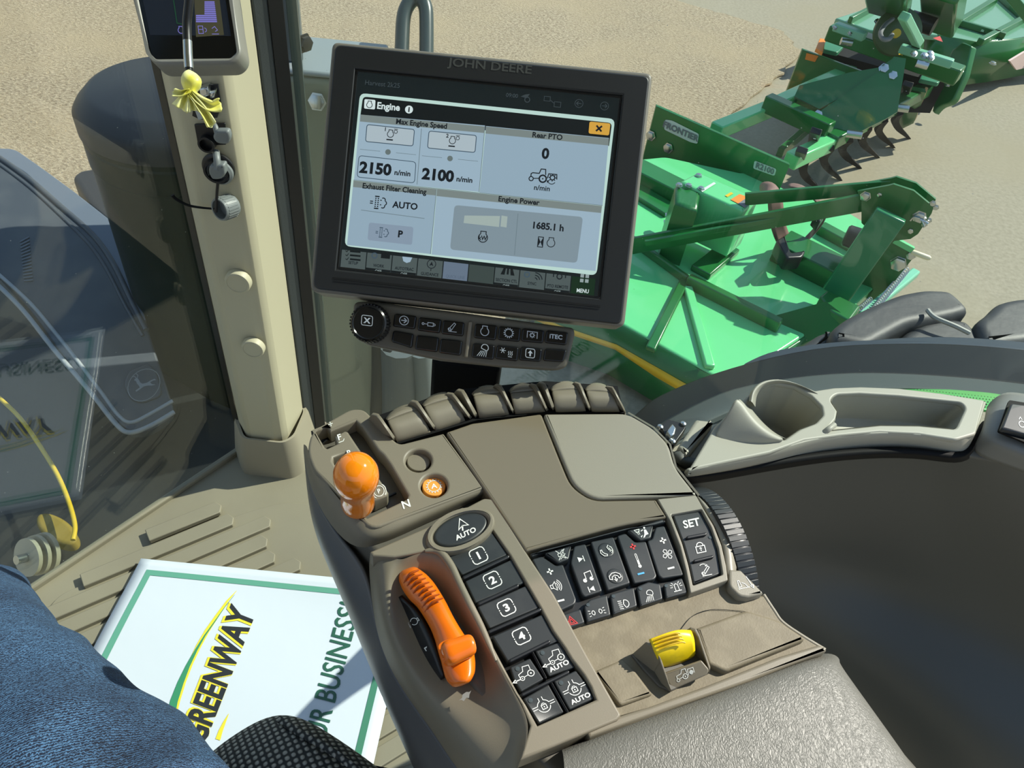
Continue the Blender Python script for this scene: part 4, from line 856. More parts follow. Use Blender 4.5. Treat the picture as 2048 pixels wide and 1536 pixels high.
beam('bezel_groove', MP.pt(668, 561, .0029), MP.pt(1198, 617, .0029), .0007, .0008, bezel_m, mon, up=MP.n)
# embossed maker's name
def q_ui(nm, items, mt, h=.0004, c=(0, 0), X=(1, .098), Y=(.104, -1), par=None): return art(nm, frame(MP, c, X, Y, h), items, mt, par or sc)
emb = M('embossed_black', (74, 76, 74), .25)
q_ui('embossed_name', [('t', 'JOHN DEERE', 0, 0, 17, 1.25, .02)], emb, .0030, (979, 134), par=mon)
# ---- screen layout, drawn in photograph proportions on the monitor's own plane
UI = {}
def um(n, c, s=1.0):
    if n not in UI: UI[n] = M('screen_' + n, (4, 5, 6), .35, emit=(c, s))
    return UI[n]
def poly_ui(nm, pts, mt, h, r=0): return art(nm, frame(MP, (0, 0), (1, 0), (0, 1), h), [('p', [(p.x, p.y) for p in rnd(pts, r)])], mt, sc)
dim = um('dim', (52, 62, 66)); inkm = um('ink', (14, 22, 30)); pale = um('pale', (150, 174, 190)); pale2 = um('pale2', (142, 166, 182)); mint = um('mint', (182, 212, 204)); hdr = um('header', (118, 130, 128))
whitei = um('white', (206, 222, 222)); grey = um('grey', (124, 142, 152)); barl = um('bar', (156, 172, 168)); btn = um('button', (166, 182, 190)); tab = um('tab', (74, 86, 86)); dark = um('dark', (10, 18, 22)); line_m = um('line', (104, 122, 130))
poly_ui('window_frame', [(720, 186, 12), (1230, 238, 12), (1193, 551, 12), (689, 492, 12)], mint, .0004)
poly_ui('title_bar', [(726, 193, 8), (1224, 246, 8), (1218, 292), (721, 229)], dark, .0005)
def band(x0, y0, x1, y1, x2, y2, x3, y3, mt, h=.0006, nm='panel'): poly_ui(nm, [(x0, y0), (x1, y1), (x2, y2), (x3, y3)], mt, h)
band(720, 229, 970, 251, 958, 384, 708, 360, pale); band(972, 252, 1218, 276, 1205, 411, 959, 385, pale2)
band(707, 361, 873, 378, 861, 508, 694, 490, pale2); band(874, 378, 1204, 412, 1191, 542, 863, 509, pale)
band(721, 229, 970, 253, 968, 266, 720, 243, hdr, .0007, 'header'); band(972, 253, 1218, 277, 1217, 291, 971, 267, hdr, .0007, 'header')
band(707, 361, 873, 378, 872, 391, 706, 374, hdr, .0007, 'header'); band(874, 378, 1204, 412, 1202, 426, 873, 392, hdr, .0007, 'header')
def uit(s, x, y, h, mt=inkm, st=1.0, bo=.02, z=.0009, nm='screen_text'): return q_ui(nm, [('t', s, 0, 0, h, st, bo)], mt, z, (x, y))
uit('Engine', 777, 215, 13.5, whitei, .95, .03); uit('Max Engine Speed', 843, 249, 10.8, st=.95, bo=.03); uit('Rear PTO', 1095, 272, 10.8, bo=.03)
uit('2150', 751, 337, 22, bo=.045, st=1.05); uit('n/min', 805, 346, 10.5, bo=.03); uit('2100', 876, 350, 22, bo=.045, st=1.05); uit('n/min', 929, 359, 10.5, bo=.03)
uit('0', 1091, 307, 21, bo=.04); uit('n/min', 1084, 376, 10.5); uit('Exhaust Filter Cleaning', 789, 379, 10.8, st=.93, bo=.03); uit('Engine Power', 1038, 403, 10.8, bo=.03)
uit('AUTO', 810, 411, 13, bo=.03); uit('P', 801, 468, 13.5, bo=.04); uit('1685.1 h', 1097, 453, 13.5, bo=.035, st=1.0)
poly_ui('close_button', [(1179, 243, 4), (1221, 247, 4), (1218, 271, 4), (1177, 267, 4)], um('amber', (206, 158, 62)), .0008)
q_ui('close_cross', [('l', [(-5.5, 5.5), (5.5, -5.5)], 3.6), ('l', [(-5.5, -5.5), (5.5, 5.5)], 3.6)], inkm, .001, (1198, 257))
poly_ui('engine_badge', [(729, 198, 3), (751, 200, 3), (750, 219, 3), (728, 217, 3)], whitei, .0008)
eng = lambda s: [('c', 0, -1 * s, 6.5 * s, 1.4 * max(1, s * .9), -235, 55), ('l', [(-3.8 * s, 4.2 * s), (-3.8 * s, 8 * s), (3.8 * s, 8 * s), (3.8 * s, 4.2 * s)], 1.4 * max(1, s * .9))]
q_ui('engine_icon', eng(.85), inkm, .001, (739, 209)); q_ui('info_badge', [('d', 0, 0, 8)], whitei, .0008, (818, 219)); q_ui('info_badge', [('t', 'i', 0, 0, 10, 1, .05)], inkm, .001, (818, 219))
for (a, b, c, d, n_) in (((734, 249), (829, 259), (826, 292), (731, 283), '1'), ((858, 262), (953, 271), (950, 305), (855, 296), '2')):
    q = rnd([a, b, c, d], 5); art('screen_button', frame(MP, (0, 0), (1, 0), (0, 1), .0008), [('p', [(p.x, p.y) for p in q])], btn, sc)
    art('screen_button_edge', frame(MP, (0, 0), (1, 0), (0, 1), .0009), [('l', [(p.x, p.y) for p in q], 1.6, True)], um('edge', (60, 80, 96)), sc)
    mx_, my_ = (a[0] + c[0]) / 2, (a[1] + c[1]) / 2
    q_ui('engine_icon', eng(.95) + [('t', n_, -11, 8, 7.5, 1, .03), ('c', 10, 5, 3.3, 1.2), ('l', [(6, 10), (14, 10)], 1.2), ('l', [(-7, -12), (6, -12)], 2.6)], inkm, .001, (mx_ + 1, my_ - 3))
for cx, cy in ((776, 304), (900, 317)):
    q_ui('led', [('d', 0, 0, 5.6)], um('led', (98, 112, 112)), .001, (cx, cy)); q_ui('rule', [('l', [(-56, 0), (-16, 0)], .9), ('l', [(16, 0), (56, 0)], .9)], line_m, .0008, (cx, cy))
art('value_box', frame(MP, (0, 0), (1, 0), (0, 1), .0009), [('l', [(p.x, p.y) for p in rnd([(718, 311), (832, 324), (829, 366), (714, 354)], 7)], 1.4, True)], um('edge', (60, 80, 96)), sc)
for a, b in (((970, 251), (958, 384)), ((843, 257), (834, 369)), ((873, 378), (861, 508)), ((707, 360), (1205, 411)), ((722, 420), (849, 437)), ((1036, 427), (1029, 510))):
    art('rule', frame(MP, (0, 0), (1, 0), (0, 1), .0009), [('l', [a, b], 1.2)], line_m, sc)
trac = [('l', [(-19, -3), (-19, 3), (-16, 5), (-3, 5), (0, 14), (9, 14), (10, 3)], 2), ('c', 5, -5, 7, 3), ('d', 5, -5, 1.5), ('c', -18, -7, 4.2, 2), ('l', [(-13, -6), (-3, -5)], 1.8), ('l', [(14, -3), (16, 6), (32, 6), (33, -4)], 2), ('c', 24, -1, 4.5, 2.2)] + [('l', [(24 + 5.5 * math.cos(a), -1 + 5.5 * math.sin(a)), (24 + 7.6 * math.cos(a), -1 + 7.6 * math.sin(a))], 2) for a in [math.pi / 4 * k for k in range(8)]] + [('c', 23, -6, 8, 1.5, 200, 330), ('p', [(13, -8), (19, -6), (15, -13)])]
q_ui('tractor_icon', trac, inkm, .001, (1081, 352))
filt = [('l', [(-6, 12), (3, 12)], 2.5), ('l', [(-6, -12), (3, -12)], 2.5)] + [('d', x, y, 1.4) for x in (-4, 1) for y in (-8, -4, 0, 4, 8)] + [('l', [(-15, 1.5), (-9, 1.5)], 2), ('l', [(-15, -2.5), (-9, -2.5)], 2), ('l', [(5, 5), (8, 5)], 2), ('l', [(5, -4), (8, -4)], 2), ('c', 11, 6, 4, 2, -30, 130), ('c', 11, -6, 4, 2, -130, 30), ('c', 14, 0, 4, 2, -70, 70)]
q_ui('filter_icon', filt, inkm, .001, (755, 405))
poly_ui('greyed_button', [(738, 445, 5), (827, 454, 5), (824, 490, 5), (735, 480, 5)], um('greyed', (130, 148, 166)), .0008)
q_ui('filter_icon', [tuple(i) for i in filt], um('edge', (60, 80, 96)), .001, (763, 465), X=(.78, .078), Y=(.08, -.78))
poly_ui('power_field', [(909, 410, 8), (1166, 434, 8), (1154, 526, 8), (900, 499, 8)], grey, .0008)
poly_ui('power_bar', [(929, 431), (1000, 432), (998, 454), (927, 446)], barl, .001); poly_ui('power_bar', [(1003, 431), (1015, 433), (1013, 455), (1001, 453)], barl, .001)
q_ui('engine_icon', eng(1.4) + [('t', 'kW', 0, -2, 9, .9, .03)], inkm, .001, (966, 474)); q_ui('hour_icon', eng(1.2), inkm, .001, (1102, 485))
q_ui('hour_icon', [('l', [(-5, -10), (5, -10), (5, 10), (-5, 10)], 1.6, True), ('p', [(-5, 10), (0, 0), (-5, -10)]), ('p', [(5, 10), (5, -10), (0, 0)])], inkm, .001, (1081, 484))
# dimmed page behind the window
uit('Harvest 2k25', 765, 168, 10, dim, .95, .01); uit('09:00', 1024, 191, 8, dim)
q_ui('dim_icon', [('c', 0, 0, 8, 1.2), ('l', [(5, 0), (-5, 0)], 1.5), ('l', [(-1, 4), (-5, 0), (-1, -4)], 1.5)], dim, .0006, (1158, 207)); q_ui('dim_icon', [('c', 0, 0, 8, 1.2), ('l', [(-5, 0), (5, 0)], 1.5), ('l', [(1, 4), (5, 0), (1, -4)], 1.5)], dim, .0006, (1209, 212))
q_ui('dim_icon', [('l', [(-17, 8), (-5, 8), (-5, -1), (-17, -1)], 1.2, True), ('l', [(4, -1), (17, -1), (17, -11), (4, -11)], 1.2, True), ('l', [(-4, 1), (3, -4)], 1.4)], dim, .0006, (1105, 202)); q_ui('dim_icon', [('p', [(-9, 0), (0, 5), (9, 7), (4, -2)]), ('c', 5, -5, 5, 1.8)], dim, .0006, (1050, 194))
xs = [683, 734, 785, 836, 887, 938, 990, 1040, 1092, 1143, 1192]
def lowy(x): return 499 + (x - 683) * .1155
labs = ['SETUP', 'WORK', 'AUTOTRAC', 'GUIDANCE', 'QUICK LINE', '', 'SECTION CTL', 'SYNC', 'PTO REMOTE', 'MENU']
for i in range(10):
    x0, x1 = xs[i] + 1, xs[i + 1] - 1
    bx = 3.5; mt = um('menu_green', (10, 40, 20)) if i == 9 else (um('tab_blue', (96, 112, 130)) if i == 4 else (um('tab_dull', (56, 68, 66)) if i == 5 else tab))
    band(x0, lowy(x0), x1, lowy(x1), x1 - bx, lowy(x1) + 38, x0 - bx, lowy(x0) + 38, mt, .0003, 'tab')
    cxm = (x0 + x1) / 2 - 2; cym = lowy(cxm) + 24
    if labs[i]: uit(labs[i], cxm, cym + (3 if i == 9 else 5 if i in (3, 4) else 0), 6.2 if i < 9 else 8, (whitei if i == 9 else inkm) if i != 4 else um('faint', (84, 100, 118)), .82, .02, .0005)
    if i in (1, 2, 6, 8):
        band(x0 - 3, lowy(x0) + 30, x1 - 3, lowy(x1) + 30, x1 - 4, lowy(x1) + 38, x0 - 4, lowy(x0) + 38, dark, .0004, 'tab'); uit('OFF', cxm - 1, cym + 10.5, 5.5, um('offtext', (140, 156, 156)), 1, .01, .0006)
for k in range(3): q_ui('tab_icon', [('l', [(-8, 0), (13, 0)], 3.5), ('l', [(-17, 0), (-14, -2), (-11, 3)], 1.3)], dark, .0005, (708, 503 + k * 8))
q_ui('tab_icon', [('c', 0, 0, 8.5, 1.4), ('p', [(-4, -4), (0, 5), (4, -4), (0, -2)]), ('l', [(0, -9), (0, -14)], 1.4)], inkm, .0005, (863, 528)); q_ui('tab_icon', [('p', [(-2, 7), (2, 7), (2, -8), (-2, -8)]), ('p', [(-14, -9), (-6, -9), (-4, 7), (-8, 7)]), ('p', [(14, -9), (6, -9), (4, 7), (8, 7)])], dark, .0005, (1016, 541))
q_ui('tab_icon', [('c', 0, 0, 5, 2)], um('edge', (60, 80, 96)), .0005, (749, 511)); q_ui('tab_icon', [('c', 0, 0, 5, 2)], um('edge', (60, 80, 96)), .0005, (1054, 549)); q_ui('tab_icon', [('p', [(-9, 8), (9, 8), (9, -4), (-9, -4)])], dark, .0005, (771, 513)); q_ui('tab_icon', [('p', [(-10, 5), (10, 5), (7, -4), (0, -7), (-7, -4)])], pale, .0006, (814, 519))
q_ui('tab_icon', [('c', -6, -8, 5, 1.8, 10, 90), ('c', -6, -8, 10, 1.8, 10, 90), ('c', -6, -8, 15, 1.8, 10, 90)], inkm, .0005, (1076, 553)); q_ui('tab_icon', [('c', 0, 0, 5, 2.2), ('l', [(-12, 5), (-12, -2)], 2), ('l', [(12, 5), (12, -2)], 2)], inkm, .0005, (1119, 553))
q_ui('tab_icon', [('p', [(x, y), (x + 7, y), (x + 7, y + 7), (x, y + 7)]) for x in (-8.5, 1.5) for y in (-8, 1.5)], um('offtext', (140, 156, 156)), .0006, (1169, 557))

# ================================================================== KEY STRIP UNDER THE MONITOR
KS = Plane(D(925, 670, .67), (-.02, -.74, .67))
ks = thing('monitor_key_strip', 'taupe strip of black navigation keys and a knurled dial below the monitor', 'key strip', D(925, 670, .67))
ks_o = [(706, 604, 12), (735, 602, 8), (930, 626), (1147, 656, 10), (1150, 668, 8), (1134, 735, 14), (1112, 742, 10), (1000, 735), (880, 722), (740, 692), (706, 676, 16)]
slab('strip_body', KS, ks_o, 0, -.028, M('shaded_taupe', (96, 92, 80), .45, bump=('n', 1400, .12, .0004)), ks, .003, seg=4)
slab('divider', KS, [(937, 642, 4), (945, 643, 4), (936, 716, 4), (928, 715, 4)], .0025, -.002, taupe, ks, .0012)
kys = [((789, 627), (833, 632), (829, 659), (785, 653), 'arrow'), ((838, 634), (883, 639), (879, 667), (834, 661), 'cyl'), ((886, 640), (929, 645), (926, 673), (882, 668), 'hitch'),
       ((786, 661), (827, 668), (823, 697), (782, 684), ''), ((833, 670), (878, 675), (874, 705), (829, 699), ''), ((881, 677), (925, 682), (921, 712), (877, 706), ''),
       ((950, 647), (995, 651), (991, 681), (947, 676), 'engine'), ((998, 652), (1042, 656), (1039, 684), (995, 680), 'gear'), ((1045, 656), (1089, 661), (1086, 687), (1042, 683), 'pto'), ((1093, 660), (1137, 665), (1133, 691), (1089, 686), 'iTEC'),
       ((946, 686), (990, 691), (987, 720), (942, 715), 'work'), ((994, 690), (1038, 695), (1035, 723), (990, 718), 'climate'), ((1042, 693), (1085, 698), (1081, 724), (1038, 721), 'arrowup'), ((1090, 697), (1134, 700), (1127, 725), (1086, 722), '')]
kX, kY = (.99, .12), (.06, -.98)
gearI = [('c', 0, 0, 7.5, 1.5)] + [('l', [(7.5 * math.cos(a), 7.5 * math.sin(a)), (10.5 * math.cos(a), 10.5 * math.sin(a))], 1.8) for a in [2 * math.pi * k / 14 for k in range(14)]]
icons = {'arrow': [('c', 0, 0, 9, 1.5), ('l', [(-5.5, 0), (5.5, 0)], 2), ('l', [(0, 5), (5.5, 0), (0, -5)], 2)], 'cyl': [('l', [(-2, 3.5), (9, 3.5), (9, -3.5), (-2, -3.5)], 1.3, True), ('l', [(-10, 0), (-2, 0)], 1.3), ('c', -11.5, 0, 2, 1.3), ('c', 11, 0, 2, 1.3)],
         'hitch': [('l', [(-8, -9), (9, -9)], 1.2), ('l', [(-8, -5), (3, 9), (6, 7), (-3, -8)], 1.3, True), ('c', -6, -4.5, 2.6, 1.2)], 'engine': eng(1.25), 'gear': gearI, 'pto': [('l', [(-10, -7), (-10, 6), (10, 6), (10, -7)], 1.4), ('c', 0, -1, 3.4, 1.5)] + [('l', [(4 * math.cos(a), -1 + 4 * math.sin(a)), (5.8 * math.cos(a), -1 + 5.8 * math.sin(a))], 1.5) for a in [math.pi / 4 * k for k in range(8)]],
         'iTEC': [('t', 'iTEC', 0, 0, 9, 1.05, .03)], 'work': work, 'climate': [('l', [(-8 + 6 * math.cos(a), 3 + 6 * math.sin(a)), (-8 - 6 * math.cos(a), 3 - 6 * math.sin(a))], 1.1) for a in (0, math.pi / 3, 2 * math.pi / 3)] + [('l', [(3 + 3.5 * k, -6), (4.5 + 3.5 * k, -3), (3 + 3.5 * k, 0), (4.5 + 3.5 * k, 3)], 1.1) for k in range(3)] + [('l', [(3, -8.5), (11, -8.5)], 1.2)],
         'arrowup': [('l', [(p.x, p.y) for p in rnd([(-9, -9), (9, -9), (9, 9), (-9, 9)], 4)], 1.4, True), ('p', [(-5, 0), (5, 0), (0, 6)]), ('l', [(0, 1), (0, -6)], 3)]}
kb = M('glossy_black_key', (14, 15, 17), .2)
sp_ = M('pale_key_print', (196, 204, 210), .5)
for a, b, c, d, ic in kys:
    k = slab('key', KS, [a, b, c, d], .0035, -.004, kb, ks, .0014, r=5, seg=3)
    if ic: art('symbol', frame(KS, ((a[0] + c[0]) / 2 - 1, (a[1] + c[1]) / 2 - 2), kX, kY, .0038), icons[ic], sp_, k)
dc = KS.pt(742, 647, .0)
dial = lathe('dial', dc, KS.n, [(.0172, -.001), (.0172, .004), (.0160, .0105), (.0146, .012), (.0140, .012), (.0132, .0112), (0, .0110)], kb, ks, 44, ang=30)
for k in range(36):
    a = 2 * math.pi * k / 36; d = KS.x * math.cos(a) + KS.y * math.sin(a)
    beam('grip_tooth', dc + d * .0172 + KS.n * .001, dc + d * .0162 + KS.n * .0105, .0016, .0014, black, dial, up=d)
art('symbol', frame(KS, (734, 641), kX, kY, .0114), [('l', [(p.x, p.y) for p in rnd([(-11, -10), (11, -10), (11, 10), (-11, 10)], 4)], 1.3, True), ('t', 'X', 0, 0, 11, 1.1, .04)], sp_, dial)
# post carrying monitor and keys
mpst = thing('monitor_post', 'black square post between the key strip and the console paddles', 'post', G(930, 790, 2.2))
pA, pB = D(862, 740, .73), D(1000, 752, .73)
prism('post_column', [Vector((p.x, p.y, D(930, 712, .73).z)) for p in (pA, pB, pB + Vector((0, .03, 0)), pA + Vector((0, .03, 0)))], [Vector((p.x, p.y, 2.2)) for p in (pA, pB, pB + Vector((0, .03, 0)), pA + Vector((0, .03, 0)))], blackm, mpst, .004)
for s_, px_ in ((0, 860), (1, 1002)): beam('post_edge', Vector((D(px_, 745, .727).x, D(px_, 745, .727).y, D(930, 712, .73).z)), Vector((D(px_, 745, .727).x, D(px_, 745, .727).y, 2.2)), .004, .004, M('grey_steel_edge', (96, 98, 94), .4) if 'grey_steel_edge' not in bpy.data.materials else bpy.data.materials['grey_steel_edge'], mpst)

# ================================================================== CORNER DISPLAY (top left)
CP = Plane(D(375, 40, .80), -_f + Vector((0, 0, .05)))
cdp = thing('corner_display', 'grey-framed dark instrument display on the pillar, top left', 'display', D(375, 40, .8))
c_out = [(238, -120), (262, -10), (294, 112, 16), (312, 131, 16), (466, 128, 14), (483, 108, 14), (464, -10), (448, -120)]
slab('housing', CP, c_out, 0, -.03, M('grey_display_frame', (128, 126, 118), .45), cdp, .004, holes=([(p.x, p.y) for p in rnd([(255, -110), (275, -10), (299, 104), (311, 116), (459, 114), (471, 103), (456, -10), (440, -110)], 3)],), seg=3)
csn = slab('display_glass', CP, [(250, -110), (272, -10), (296, 106, 10), (309, 119, 10), (462, 117, 10), (474, 103, 10), (458, -10), (440, -110)], -.002, -.01, M('display_black', (6, 8, 10), .12), cdp, 0)
def cd_(it, mt, c=(0, 0)): art('display_mark', frame(CP, c, (1, 0), (-.12, -1), -.0017), it, mt, csn)
lilac = M('lilac_glow', (5, 5, 8), .4, emit=((116, 112, 190), 1.0)); olive = M('olive_glow', (5, 6, 5), .4, emit=((62, 60, 40), 1.0)); nvy = M('navy_glow', (5, 6, 8), .4, emit=((10, 16, 26), 1.0)); grn = M('green_glow', (5, 6, 5), .4, emit=((14, 58, 34), 1.0))
art('display_mark', frame(CP, (0, 0), (1, 0), (0, 1), -.0019), [('p', [(282, -20), (448, -20), (462, 72), (300, 70)])], nvy, csn)
art('display_mark', frame(CP, (0, 0), (1, 0), (0, 1), -.0018), [('p', [(388, -10), (438, -10), (448, 70), (392, 74)])], olive, csn)
for k in range(11):
    y = 4 + k * 3.9; w0 = 392 if k > 6 else 409
    art('display_mark', frame(CP, (0, 0), (1, 0), (0, 1), -.0016), [('l', [(w0, y), (429 + k * .5, y)], 3.0)], lilac, csn)
art('display_mark', frame(CP, (0, 0), (1, 0), (0, 1), -.0016), [('l', [(344, -20), (354, 46), (372, 50)], 2.4)], grn, csn)
cd_(eng(.9), lilac, (362, 60)); cd_([('l', [(-6, -7), (-6, 8), (3, 8), (3, -7)], 1.3, True), ('l', [(-6, 1), (3, 1)], 1.2), ('c', 6, 0, 4, 1.2, -90, 90)], lilac, (403, 60)); cd_([('l', [(-6, 3), (0, 7), (5, 0), (0, -3)], 1.3), ('l', [(-7, -8), (7, -8)], 1.3)], lilac, (430, 60))

# hanging lead with ferrule and torn balloon
ld = thing('hanging_cable', 'black cable with a silver ferrule hanging before the corner display', 'cable', D(376, 60, .62))
tube('cable', [D(386, -220, .60), D(382, -100, .61), D(379, -10, .615), D(374, 45, .62), D(375, 88, .62)], .0036, black, ld, 14)
tube('ferrule', [D(375, 82, .62), D(376, 110, .62), D(378, 137, .62)], .0037, steel, ld, 18, spline=False)
tube('cable_end', [D(378, 136, .62), D(379, 165, .62)], .003, black, ld, 12, spline=False)
bal = thing('torn_balloon', 'knotted scrap of torn pale yellow balloon on the cable end', 'balloon', D(382, 165, .61))
bmt = M('yellow_latex', (228, 222, 90), .4, var=(70, (238, 236, 170), .4, .65))
rows = []
for t, rad, cx, cy in ((0, .0008, 378, 140), (.15, .005, 380, 146), (.4, .0078, 383, 158), (.7, .0082, 385, 168), (.9, .006, 383, 177), (1, .0038, 381, 184), (1.1, .0042, 380, 190)):
    c = D(cx, cy, .605); rows.append([c + (_r * math.cos(a) + _f * math.sin(a)) * rad * (1 + .14 * math.sin(a * 3 + t * 5)) for a in [2 * math.pi * k / 16 for k in range(16)]])
grid_mesh('knot', rows, bmt, bal, closed_u=True, sub=1, ang=0)
def flap(path, w0, w1, amp=4, n=9, nm='flap'):
    rows = []; m_ = 9
    for i in range(n):
        t = i / (n - 1); k = t * (len(path) - 1); j = min(int(k), len(path) - 2); q = k - j
        c = Vector((path[j][0] * (1 - q) + path[j + 1][0] * q, path[j][1] * (1 - q) + path[j + 1][1] * q)); d = Vector((path[j + 1][0] - path[j][0], path[j + 1][1] - path[j][1])).normalized(); nn = Vector((-d.y, d.x)); wd = w0 + (w1 - w0) * t
        rr = []
        for s in range(m_):
            u_ = s / (m_ - 1) * 2 - 1; jag = random.uniform(-4, 4) if i == n - 1 else 0
            p = c + nn * u_ * wd + d * jag; rr.append(D(p.x, p.y, .602 + .004 * math.sin(u_ * amp * 2 + t * 2)))
        rows.append(rr)
    grid_mesh(nm, rows, bmt, bal, sub=1, thick=.0004, ang=0)
flap([(380, 182), (371, 198), (362, 218)], 6, 22, 3); flap([(382, 183), (400, 200), (424, 214), (441, 209)], 6, 15, 2); flap([(382, 186), (398, 206), (412, 228), (424, 252)], 6, 11, 2); flap([(380, 185), (384, 202), (386, 224)], 6, 14, 3); flap([(381, 183), (362, 188), (346, 184)], 5, 9, 2)

# ---- sockets on the pillar
def pf(x, y, h=0): return PF.pt(x, y, h)
sk1 = thing('socket_outlet', 'square black outlet with silver clip behind the torn balloon, topmost on the pillar', 'outlet', pf(412, 210))
slab('outlet_plate', PF, [(392, 170), (436, 169), (442, 208), (434, 236), (400, 240), (384, 232)], .002, 0, black, sk1, .0008)
slab('outlet_clip', PF, [(398, 178), (414, 174), (418, 192), (400, 198)], .014, 0, steel, sk1, .002); slab('outlet_clip', PF, [(384, 208), (404, 204), (412, 236), (396, 242)], .012, 0, M('pale_clip', (170, 176, 176), .4), sk1, .002); slab('outlet_clip', PF, [(418, 186), (430, 182), (428, 196), (420, 198)], .012, 0, steel, sk1, .002)
sk2 = thing('capped_socket', 'square black socket with lifted grey rubber cap, just below the balloon', 'socket', pf(420, 270))
slab('outlet_plate', PF, [(388, 249, 2), (450, 247, 2), (452, 290, 2), (396, 292, 2)], .0025, 0, black, sk2, .0008)
grc = M('grey_rubber_cap', (116, 122, 122), .45, bump=('n', 500, .1, .0004))
lathe('socket_barrel', pf(418, 282), PF.n, [(.0105, 0), (.0105, .012), (.008, .012), (.008, .004), (0, .004)], black, sk2, 24)
slab('rubber_cap', PF, [(430, 262, 6), (456, 262, 6), (460, 276, 5), (456, 290, 6), (434, 288, 6), (424, 276, 6)], .026, .017, grc, sk2, .003); tube('cap_tether', [pf(424, 246, .004), pf(430, 252, .014), pf(434, 266, .02)], .0035, grc, sk2, 8)
sk3 = thing('round_socket', 'round black socket with hinged grey cap in the middle of the pillar', 'socket', pf(437, 335))
lathe('socket_flange', pf(438, 335), PF.n, [(.0215, 0), (.0215, .003), (.019, .005), (.016, .005), (.016, .014), (.013, .014), (.013, .006), (0, .006)], black, sk3, 32)
lathe('locking_ring', pf(441, 342, .004), PF.n, [(.0175, 0), (.0175, .005), (.0145, .008), (.0145, .002)], grc, sk3, 32)
slab('hinged_cap', PF, [(418, 332, 6), (448, 330, 6), (450, 352, 7), (440, 360, 5), (424, 360, 5), (416, 346, 6)], .024, .012, grc, sk3, .003); tube('cap_tether', [pf(432, 303, .004), pf(434, 320, .016), pf(434, 340, .022)], .0045, grc, sk3, 8)
sk4 = thing('cap_plug', 'ribbed grey plug cap dangling open lowest on the pillar', 'plug', pf(450, 412))
pc = pf(448, 416, .012); pax = (_f * -.6 + Vector((-.2, 0, -.35))).normalized()
lathe('cap_shell', pc, pax, [(.0145, -.016), (.0158, -.012), (.0158, .006), (.0150, .0085), (.0130, .0085), (.0125, -.004), (.006, -.004), (.005, -.002), (0, -.002)], grc, sk4, 40, ang=30)
u_ = pax.cross(Vector((0, 0, 1))).normalized(); v_ = pax.cross(u_)
for k in range(24):
    a = 2 * math.pi * k / 24; d = u_ * math.cos(a) + v_ * math.sin(a); beam('cap_rib', pc + d * .0158 - pax * .012, pc + d * .0158 + pax * .005, .0018, .0012, grc, sk4, up=d)
tube('tether', [pf(436, 362, .012), pf(434, 385, .014), pf(432, 424, .02)], .0022, black, sk4, 8)
lw = tube('loose_wire', [pf(345, 390, .006), pf(352, 398, .006), pf(375, 410, .008), (pf(400, 415, .010)), pf(432, 418, .012)], [.0026, .0022, .0018, .0016, .0014], blackm, None, 8); tag(lw, 'thin black wire stub reaching left from the plug cap across the pillar', 'wire')

# ================================================================== RIGHT: tray with cup holder
ZT = 2.30
tr = thing('cup_holder_tray', 'grey plastic shelf with round cup holder and long open bin beside the side window', 'cup holder', G(1660, 850, 2.28))
TP = HP(ZT)
binh = rnd([(1660, 800, 8), (1672, 788, 8), (1720, 786), (1799, 791), (1922, 804, 8), (1932, 815, 8), (1912, 858, 8), (1837, 851), (1760, 850), (1683, 858), (1654, 861, 4), (1672, 838), (1675, 822)], 0, 4)
cuph = rnd([(1508, 786, 4), (1520, 774), (1552, 766), (1590, 772), (1622, 790), (1644, 812), (1647, 830), (1632, 846), (1600, 858), (1568, 880, 4), (1530, 862), (1503, 836), (1492, 810)], 4, 3)
tray_out = [(1430, 852, 6), (1496, 790), (1520, 768), (1556, 757), (1600, 768), (1630, 781), (1668, 775), (1722, 773), (1799, 776), (1883, 786), (1970, 800, 4), (1952, 868, 4), (1914, 879, 6), (1837, 867), (1760, 863), (1683, 870), (1610, 880), (1540, 905), (1400, 935), (1376, 942, 4)]
slab('tray_top', TP, tray_out, 0, -.006, tray_m, tr, .002, holes=([(p.x, p.y) for p in binh], [(p.x, p.y) for p in cuph]), seg=3)
def well(nm, pts, dep, mt, tap=.9):
    tp_ = [TP.pt(p.x, p.y, -.001) for p in pts]; c = sum(tp_, Vector()) / len(tp_); rows = []
    for z, k in ((0, 1), (-.006, .995), (-dep * .5, (1 + tap) / 2), (-dep * .95, tap), (-dep, tap * .93), (-dep, .05)):
        rows.append([Vector((c.x + (p.x - c.x) * k, c.y + (p.y - c.y) * k, p.z + z)) for p in tp_])
    grid_mesh(nm, rows, mt, tr, closed_u=True, ang=50)
well('bin_well', binh, .035, tray_m, .88); well('cup_well', cuph, .055, tray_m, .8)
